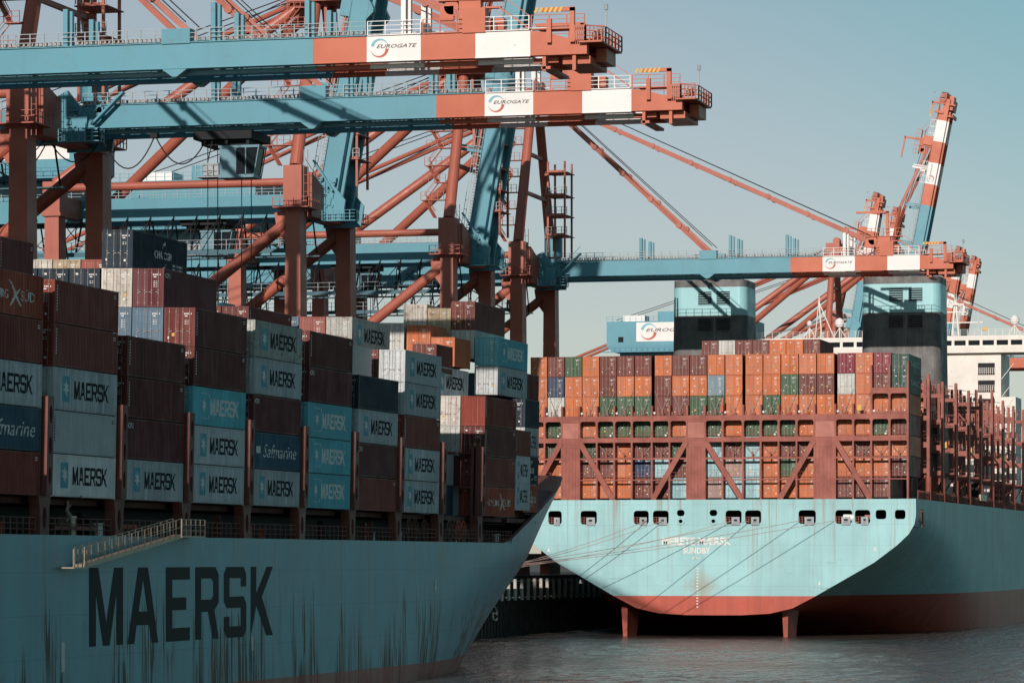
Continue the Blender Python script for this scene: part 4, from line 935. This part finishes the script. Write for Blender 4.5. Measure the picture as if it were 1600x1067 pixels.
        for k in range(5): x = -141 - k * 12; P('cross_member', MB().box(x - .3, x + .3, Y0 - 2.7, Y0 + 2.7, 54.2, 55.2), 'blue')
    # machinery house with sign
    if lod > 0:
        mh = P('machinery_house', MB().box(-185.3, -163.6, Y0 - 6.5, Y0 + 6.5, 59.3, 64.9).prism([[(-184, 58), (-165, 58), (-163.7, 59.28), (-185.2, 59.28)]], Y0 - 6.4, Y0 + 6.4).box(-183, -166, Y0 - 3, Y0 + 3, 55.6, 57.9), 'blue')
        if sign:
            sp = P('sign_panel', MB().box(-178.4, -164.6, Y0 - 6.58, Y0 - 6.5, 60.3, 64.6), 'white', mh); eurogate(sp, -178.4, -164.6, 60.3, 64.6, Y0 - 6.6)
        P('window', MB().box(-182.6, -181.4, Y0 - 6.56, Y0 - 6.5, 60.2, 61.4), 'glass', mh); P('roof_unit', MB().box(-182, -177, Y0 - 4, Y0 + 1, 64.9, 66.4), 'white', mh); P('roof_unit', MB().box(-174, -170, Y0 - 4, Y0 + 1, 64.9, 67.2), 'blue', mh)
        m = MB(); railing(m, (-185.3, Y0 - 6.5, 64.9), (-163.6, Y0 - 6.5, 64.9), 1.1, 16, .05, 2); railing(m, (-186, Y0 - 7.3, 58.1), (-163, Y0 - 7.3, 58.1), 1.1, 18, .05, 2); m.box(-186, -163, Y0 - 7.4, Y0 - 6.4, 57.9, 58.05); P('railing', m, 'blue', mh, 'stuff')
    # boom
    NS = ((0.6, 37.1, 'blue'), (37.1, 41.9, 'orange'), (41.9, 46.7, 'white'), (46.7, 51.5, 'orange'), (51.5, 56.3, 'white'))
    for s in (-1, 1):
        y0, y1 = sorted((Y0 + s * 2.7, Y0 + s * 3.6))
        for u0, u1, mt in NS:
            g = P('boom_section', BM().box(u0 + .003, u1 - .003, y0, y1, 0, 2.1), mt)
            P('flange', BM().box(u0 + .003, u1 - .003, y0 - .1, y1 + .1, -.07, -.003), mt, g)
            if s < 0 and mt == 'white' and u0 < 45:
                eurogate(g, u0, u1, 0.05, 2.05, y0 - .012, lambda u, v, w: tuple(TB(Vector((u, w, v)))))
        g = P('boom_nose', BM().prism([[(56.303, 0), (61.2, 0), (61.2, 1.25), (59.8, 1.3), (57.6, 1.95), (56.303, 2.1)]], y0, y1), 'orange')
        for u0, u1, mt in NS + ((56.3, 58.5, 'orange'),): P('trolley_rail', BM().box(u0 + .003, u1 - .003, Y0 + s * 2.3 - .25, Y0 + s * 2.3 + .25, -.5, -.1), mt)
        # post pairs on the boom
        for u, hgt in ((14.2, 3.4), (27.8, 3.5), (36.3, 3.4), (44.9, 3.5)):
            mt = 'blue' if u < 40 else 'white'; P('latch_post', BM().box(u, u + .42, Y0 + s * 3.15 - .3, Y0 + s * 3.15 + .3, 2.1, 2.1 + hgt).box(u + .62, u + .86, Y0 + s * 3.15 - .25, Y0 + s * 3.15 + .2, 2.1, 1.9 + hgt), mt)
        P('hoist_lug', BM().prism([[(23.4, -.07), (25.7, -.07), (24.75, -.75), (24.35, -.75)]], Y0 + s * 3.15 - .5, Y0 + s * 3.15 + .5), 'blue')
        P('stay_bracket', BM().box(23.4, 26.0, Y0 + s * 3.15 - .6, Y0 + s * 3.15 + .6, 2.1, 3.4), 'blue')
        P('stay_bracket', BM().box(50.4, 52.4, Y0 + s * 3.15 - .6, Y0 + s * 3.15 + .6, 2.1, 4.2), 'orange')
    if lod > 0:
        # walkways on the outboard side of each girder
        for u0, u1, mt, rm in ((1, 24, 'blue', 'rail'), (24, 41.8, 'blue', 'rail'), (42, 46.7, 'white', 'white'), (46.9, 51.4, 'orange', 'orange'), (51.6, 56.2, 'white', 'white'), (56.4, 61, 'orange', 'orange')):
            m = BM().box(u0, u1, Y0 - 3.7, Y0 - 3.1, 2.16, 2.24).box(u0, u1, Y0 + 2.7, Y0 + 3.6, 2.16, 2.24); wk = P('walkway', m, mt)
            m = MB(); n_ = max(3, int((u1 - u0) / 1.25))
            railing(m, (u0, Y0 - 3.65, 2.24), (u1, Y0 - 3.65, 2.24), 1.15, n_, .055, 3); railing(m, (u0, Y0 + 3.5, 2.24), (u1, Y0 + 3.5, 2.24), 1.15, n_, .055, 2)
            m.v = [tuple(TB(Vector(v))) for v in m.v]; P('railing', m, rm, wk, 'stuff')
            if u1 < 42:
                rr = BM()
                for k in range(int((u1 - u0) / .42)): rr.box(u0 + k * .42, u0 + k * .42 + .16, Y0 - 2.9, Y0 - 2.7, 2.45, 2.75)
                P('cable_tray', rr, 'tray', wk, 'stuff'); P('cable_tray_edge', BM().box(u0, u1, Y0 - 3.0, Y0 - 2.9, 2.3, 2.42), 'rail', wk)
        for k in range(10): u = 3 + k * 5.9; P('cross_tie', BM().box(u, u + .5, Y0 - 2.7, Y0 + 2.7, 1.1, 1.9), 'blue' if u < 37 else 'orange')
        # hoist house by the outer stay, with jib
        h_ = P('hoist_frame', BM().box(50.0, 51.9, Y0 - 3.4, Y0 - 2.4, 2.26, 5.0).box(51.2, 51.6, Y0 - 3.1, Y0 - 2.7, 5, 8.6).box(46.8, 51.6, Y0 - 3.1, Y0 - 2.7, 8.4, 8.7).box(52.0, 53.6, Y0 - 3.2, Y0 - 2.6, 4.2, 4.35), 'orange')
        m = BM(); m.beam((53.4, Y0 - 3.4, 4.3), (56.2, Y0 - 3.4, 2.3), .35, .12).beam((53.4, Y0 - 3.4, 5.4), (56.2, Y0 - 3.4, 3.4), .06).beam((48.9, Y0 - 3.3, 3.9), (48.9, Y0 - 2.9, 3.9), 1.2); P('stair', m, 'orange', h_)
        P('sheave', BM().tube((49.3, Y0 - 3.3, 4.4), (49.3, Y0 - 3.0, 4.4), .65, 14), 'orange', h_)
        m = MB(); railing(m, (48.2, Y0 - 3.4, 5.0), (53.6, Y0 - 3.4, 5.0), 1.1, 6, .06, 2); m.box(48.2, 53.6, Y0 - 3.5, Y0 - 2, 4.9, 5.0); m.v = [tuple(TB(Vector(v))) for v in m.v]; P('platform', m, 'orange', h_)
        # nose platform, hazard board, buffers
        m = BM().box(56.2, 60.6, Y0 - 2.6, Y0 + 2.6, .9, 1.05).box(60.6, 62.6, Y0 - 4.1, Y0 + 3.6, .9, 1.05).box(57.8, 58.2, Y0 - 4, Y0 - 3.6, 1.0, 3.0).box(59.8, 60.2, Y0 - 4, Y0 - 3.6, 1.0, 3.9).box(57.4, 60.2, Y0 - 4, Y0 - 3.7, 3.6, 3.95).box(57.0, 59.6, Y0 - 3.5, Y0 - 2.6, 2.1, 2.3)
        np_ = P('nose_platform', m, 'orange')
        m = MB()
        for (a, b) in (((61.2, -4.1, 1.05), (62.6, -2.6, 1.05)), ((62.6, -2.6, 1.05), (62.6, 3.6, 1.05)), ((60.3, -4.1, 1.05), (61.2, -4.1, 1.05)), ((61.0, 3.6, 1.05), (62.6, 3.6, 1.05))):
            railing(m, (a[0], Y0 + a[1], a[2]), (b[0], Y0 + b[1], b[2]), 1.3, 5, .07, 3)
        m.v = [tuple(TB(Vector(v))) for v in m.v]; P('railing', m, 'orange', np_)
        P('end_beam', BM().box(58.9, 61.3, Y0 - 2.7, Y0 + 3.6, -.7, -.05).box(61.3, 62.2, Y0 - .5, Y0 + 3, -.3, .85), 'orange'); P('buffer_beam', BM().box(57.2, 58.0, Y0 - 3.4, Y0 + 3.4, -1.15, -.9).box(57.3, 57.6, Y0 - 3.4, Y0 - 3.1, -1.3, 0).box(59.9, 60.2, Y0 - 3.4, Y0 - 3.1, -1.3, 0), 'orange')
        P('winch', BM().tube((61.4, Y0 - 2.2, 1.9), (62.2, Y0 - 2.2, 1.9), .45, 12).box(60.2, 60.9, Y0 - 3.4, Y0 - 2.7, 1.05, 2.4), 'rail', np_); P('beacon_pole', BM().box(62.4, 62.5, Y0 - 1.8, Y0 - 1.7, 1.05, 4.0).tube((62.45, Y0 - 1.75, 3.9), (62.45, Y0 - 1.75, 4.4), .16, 8), 'rail', np_)
        hb_ = BM()
        for k in range(6): hb_.prism([[(56.7 + k * .42, 3.55), (56.95 + k * .42, 3.55), (57.15 + k * .42, 3.95), (56.9 + k * .42, 3.95)]], Y0 - 4.05, Y0 - 4.0)
        P('hazard_board', hb_, 'yellow', np_, 'stuff')
    # stays
    if masts:
        B = lambda u, s, v=3.2: TB(Vector((u, Y0 + s * 3.15, v)))
        for s in (-1, 1):
            for u, r_, nm in ((24.5, .3, 'inner_stay'), (51.2, .36, 'outer_stay')):
                if ang < 30:
                    q_ = B(u, s); p_ = ap + Vector((1, s * 1.6, .4)); sy = P(nm, MB().beam(p_, q_, r_ * 1.1, r_ * 1.7), 'red')
                    L_ = (q_ - p_).length
                    for k in range(1, 9 if u > 30 else 6): t = k / (9 if u > 30 else 6); P('link_pin', MB().tube(p_.lerp(q_, t) - Vector((0, .35, 0)), p_.lerp(q_, t) + Vector((0, .35, 0)), .42, 10), 'red', sy)
                else:
                    q_ = B(u, s, 2.6); p_ = ap + Vector((1, s * 1.6, .4)); e_ = Vector((0, 0, 0))
                    mid = Vector((HX - 1.2 + (u > 30) * .9 + (q_.x - HX) * .25, Y0 + s * 3.15, 66.0 if u < 30 else 68))
                    if u > 30: mid = Vector((q_.x * .5 + p_.x * .5 - 2.4, Y0 + s * 3.15, 90))
                    P(nm, MB().beam(p_, mid, r_ * 1.2, r_ * 1.7).beam(mid, q_, r_ * 1.2, r_ * 1.7), 'red')
            for k in range(3): P('hoist_rope', MB().path([ap + Vector((1, s * (.4 + .3 * k), 1.8)), B(51.0 - (k == 2) * 26, s * .6, 4.2)], .055, 4), 'rope')
    # access frame, stairs and hinge platforms
    if lod > 1:
        m = MB(); n_ = 8
        for k in range(n_):
            z = 58.3 + k * 2.5; y = Y0 - 10.3 + (z - 58.2) * .381; y2 = Y0 - 10.3 + (z + 2.5 - 58.2) * .381; xa, xb = XL - 1.9, XL - 3.6
            if k % 2: xa, xb = xb, xa
            st_ = MB().beam((xa, y - .3, z), (xb, y2 - .3, z + 2.5), .7, .1)
            for off in (-.35, .35): st_.beam((xa, y - .3 + off, z + .9), (xb, y2 - .3 + off, z + 3.4), .06)
            P('stair', st_, 'red')
            pl = MB().box(min(xb, XL - .6) - .5, XL - .6, y2 - .8, y2 + .3, z + 2.45, z + 2.55); railing(pl, (XL - 4.1, y2 - .8, z + 2.55), (XL - .8, y2 - .8, z + 2.55), 1.1, 4, .05, 2); P('landing', pl, 'red')
        af = MB()
        for x in (XL + 2.4, XL + 5.0):
            for y in (Y0 - 1.5, Y0 + 3): af.beam((x, y, 56.5), (x, y, 71), .28)
        for z in (60, 63, 66, 69.5): af.beam((XL + 2.4, Y0 - 1.5, z), (XL + 5, Y0 - 1.5, z), .3).beam((XL + .8, Y0 + 3, z), (XL + 5, Y0 + 3, z), .3).box(XL + 2, XL + 5.4, Y0 - 1.8, Y0 + 3.3, z - .2, z - .1)
        af = P('access_frame', af, 'red')
        m = MB()
        for z in (60, 63, 66): railing(m, (XL + 2.2, Y0 - 1.9, z), (XL + 5.4, Y0 - 1.9, z), 1.1, 4, .06, 2)
        P('railing', m, 'rail', af, 'stuff')
        for y in (yn, yf):
            m = MB().box(XL - 2.2, XL + 2.2, y - 2.3, y + 2.3, 53.05, 53.18)
            railing(m, (XL - 2.2, y - 2.3, 53.2), (XL + 2.2, y - 2.3, 53.2), 1.1, 5, .06, 2); railing(m, (XL + 2.2, y - 2.3, 53.2), (XL + 2.2, y + 2.3, 53.2), 1.1, 5, .06, 2)
            P('leg_platform', m, 'red')
        m = MB()
        for z in range(56, 62): m.beam((XL + 1.3, yn - 1.0, z - 2), (XL + 1.8, yn - 1.0, z - 2), .05)
        m.beam((XL + 1.3, yn - 1, 52), (XL + 1.3, yn - 1, 60), .07).beam((XL + 1.8, yn - 1, 52), (XL + 1.8, yn - 1, 60), .07); P('ladder', m, 'dred')
        # hinge area: brackets, cable drums, platforms, sloping stair
        for y in (Y0 - 4.1, Y0 + 3.75): P('hinge_bracket', MB().prism([[(HX - 3.6, 52), (HX + 1.2, 52), (HX + 1.6, 54.6), (HX - .5, 57.2), (HX - 3.6, 55.6)]], y, y + .35), 'blue')
        m = BM().beam((5.5, Y0 - 4.3, 3.3), (2.2, Y0 - 4.3, .2), .8, .12).beam((5.5, Y0 - 4.7, 4.3), (2.2, Y0 - 4.7, 1.2), .06).beam((5.5, Y0 - 4.7, 3.3), (2.2, Y0 - 4.7, .2), .2); P('boom_stair', m, 'blue')
        m = BM(); r = random.Random(int(Y0))
        for k in range(14):
            u = -1 + r.random() * 4.5; v = r.random() * 2.6 - .4; m.box(u, u + r.uniform(.2, .9), Y0 - 4.3, Y0 - 3.7, v, v + r.uniform(.1, .5))
        P('hinge_equipment', m, 'blue', kind='stuff')
        m = MB().box(HX - 1, HX + 3.2, Y0 - 5.2, Y0 - 3.7, 52.0, 52.1); railing(m, (HX - 1, Y0 - 5.2, 52.1), (HX + 3.2, Y0 - 5.2, 52.1), 1.2, 6, .06, 3); railing(m, (HX + 3.2, Y0 - 5.2, 52.1), (HX + 3.2, Y0 - 3.7, 52.1), 1.2, 2, .06, 3); P('hinge_platform', m, 'blue')
        P('water_tank', MB().tube((XL + 1.8, Y0 + 4.5, 57), (XL + 1.8, Y0 + 4.5, 60.4), 1.4, 18), 'blue')
        m = MB().beam((XL - 1, Y0 - 5, 47.2), (XL - 9, Y0 - 5, 51.8), .8, .14).beam((XL - 1, Y0 - 5.4, 48.3), (XL - 9, Y0 - 5.4, 52.9), .06)
        for k in range(12): m.beam((XL - 1 - k * .7, Y0 - 5.4, 47.3 + k * .4), (XL - 1 - k * .7, Y0 - 5.4, 48.4 + k * .4), .05)
        P('stair', m, 'dark')
    # trolley, cab and festoon cables
    if trolley is not None:
        tx = trolley
        t = P('trolley', MB().box(tx - 2.5, tx + 3.5, Y0 - 3, Y0 + 3, 52.1, 52.9).box(tx - 2, tx + 3, Y0 - 2, Y0 + 2, 51.6, 52.1), 'dark')
        cb = P('operator_cab', MB().box(tx + .4, tx + 4.6, Y0 - 3.9, Y0 - 1.4, 51.1, 51.35).box(tx + .5, tx + 2.2, Y0 - 3.8, Y0 - 1.5, 48.5, 51.1).box(tx + .4, tx + 4.0, Y0 - 3.9, Y0 - 1.4, 48.2, 48.5).beam((tx + 4.5, Y0 - 3.8, 51.1), (tx + 4.0, Y0 - 3.8, 48.3), .1).beam((tx + 3.2, Y0 - 3.85, 51.1), (tx + 3.2, Y0 - 3.85, 48.4), .1).beam((tx + 4.5, Y0 - 1.5, 51.1), (tx + 4.0, Y0 - 1.5, 48.3), .1), 'cabm')
        P('cab_window', MB().prism([[(tx + 2.22, 48.52), (tx + 3.95, 48.52), (tx + 4.4, 51.08), (tx + 2.22, 51.08)]], Y0 - 3.76, Y0 - 1.52), 'glass', cb)
        P('air_conditioner', MB().box(tx - 1.3, tx + .3, Y0 - 3.6, Y0 - 2, 48.5, 49.7).tube((tx - .6, Y0 - 3.72, 49.1), (tx - .6, Y0 - 3.6, 49.1), .4, 12), 'rail', cb)
        m = MB(); railing(m, (tx - 1.9, Y0 - 3.9, 48.4), (tx + .4, Y0 - 3.9, 48.4), 1.2, 4, .05, 2); m.box(tx - 1.9, tx + .4, Y0 - 3.9, Y0 - 1.6, 48.3, 48.4); P('cab_platform', m, 'rail', cb)
        P('cab_hanger', MB().beam((tx + .8, Y0 - 2.5, 51.3), (tx + .8, Y0 - 2.5, 52.4), .3).beam((tx + 3, Y0 - 2.5, 51.3), (tx + 3, Y0 - 2.5, 52.4), .3).beam((tx - 1.2, Y0 - 2.6, 49.6), (tx - .6, Y0 - 2.6, 52.2), .08), 'dark', cb)
        for k in range(4):
            a, b = tx - 1 - k * 5.6, tx - 1 - (k + 1) * 5.6
            sg = (2.9, 3.2, 2.4, 3.0)[k]
            P('festoon_cable', MB().path([(a + (b - a) * i / 12, Y0 - 2.6, 52.7 - 4 * sg * (i / 12) * (1 - i / 12)) for i in range(13)], .07, 5), 'dark'); P('festoon_carriage', MB().box(b - .35, b + .35, Y0 - 3, Y0 - 2.3, 52.4, 52.9), 'dark')
        for x_, y_ in ((tx - 1.5, -1.5), (tx + 2, -1.5), (tx - 1.5, 1.5), (tx + 2, 1.5)): P('hoist_rope', MB().tube((x_, Y0 + y_, 52), (x_, Y0 + y_, 36 if tx > -135 else 42), .05, 4), 'rope')
        if tx < -135:
            P('headblock', MB().box(tx - 1.8, tx + 2.4, Y0 - 2, Y0 + 2, 40.8, 41.6).box(tx - 2.3, tx - 1.6, Y0 - 2.2, Y0 + 2.2, 41.2, 42.6).box(tx + 2.2, tx + 2.9, Y0 - 2.2, Y0 + 2.2, 41.2, 42.6), 'blue')
            P('spreader', MB().box(tx - 3, tx + 3.4, Y0 - 1.2, Y0 + 1.2, 39.6, 40.2), 'blue')
    return c
crane(304, 'nearest crane, its striped lowered boom reaching out along the top of the picture', trolley=None)
crane(343.5, 'second crane, lowered striped boom with an operator cab hanging under it', trolley=-116.8)
crane(430.5, 'crane with raised blue boom, the left one of the two middle raised booms', ang=80, trolley=-149)
crane(500, 'crane with raised blue boom, the right one of the two middle raised booms', ang=80.5, trolley=-151, sign=False)
crane(539, 'crane whose lowered striped boom crosses in front of the far ship funnels', trolley=None, sign=False)
crane(818, 'distant crane with blue machinery house and sign left of the first funnel', lod=1)
crane(850, 'distant crane with tall raised striped boom at the right of the sky', ang=79, lod=1, dX=7.5, sign=False).scale = (1.04, 1, 1.035)
for Y_, dx, lab in ((1040, -36, 'left one of the two short raised tips'), (1085, -37, 'right one of the two short raised tips'), (1225, -36.5, 'left one of the low pair by the boom nose'), (1265, -36.5, 'rightmost of the low pair by the boom nose')):
    crane(Y_, f"far hazy crane with raised boom, {lab}", ang=80, lod=1, dX=dx, sign=False)
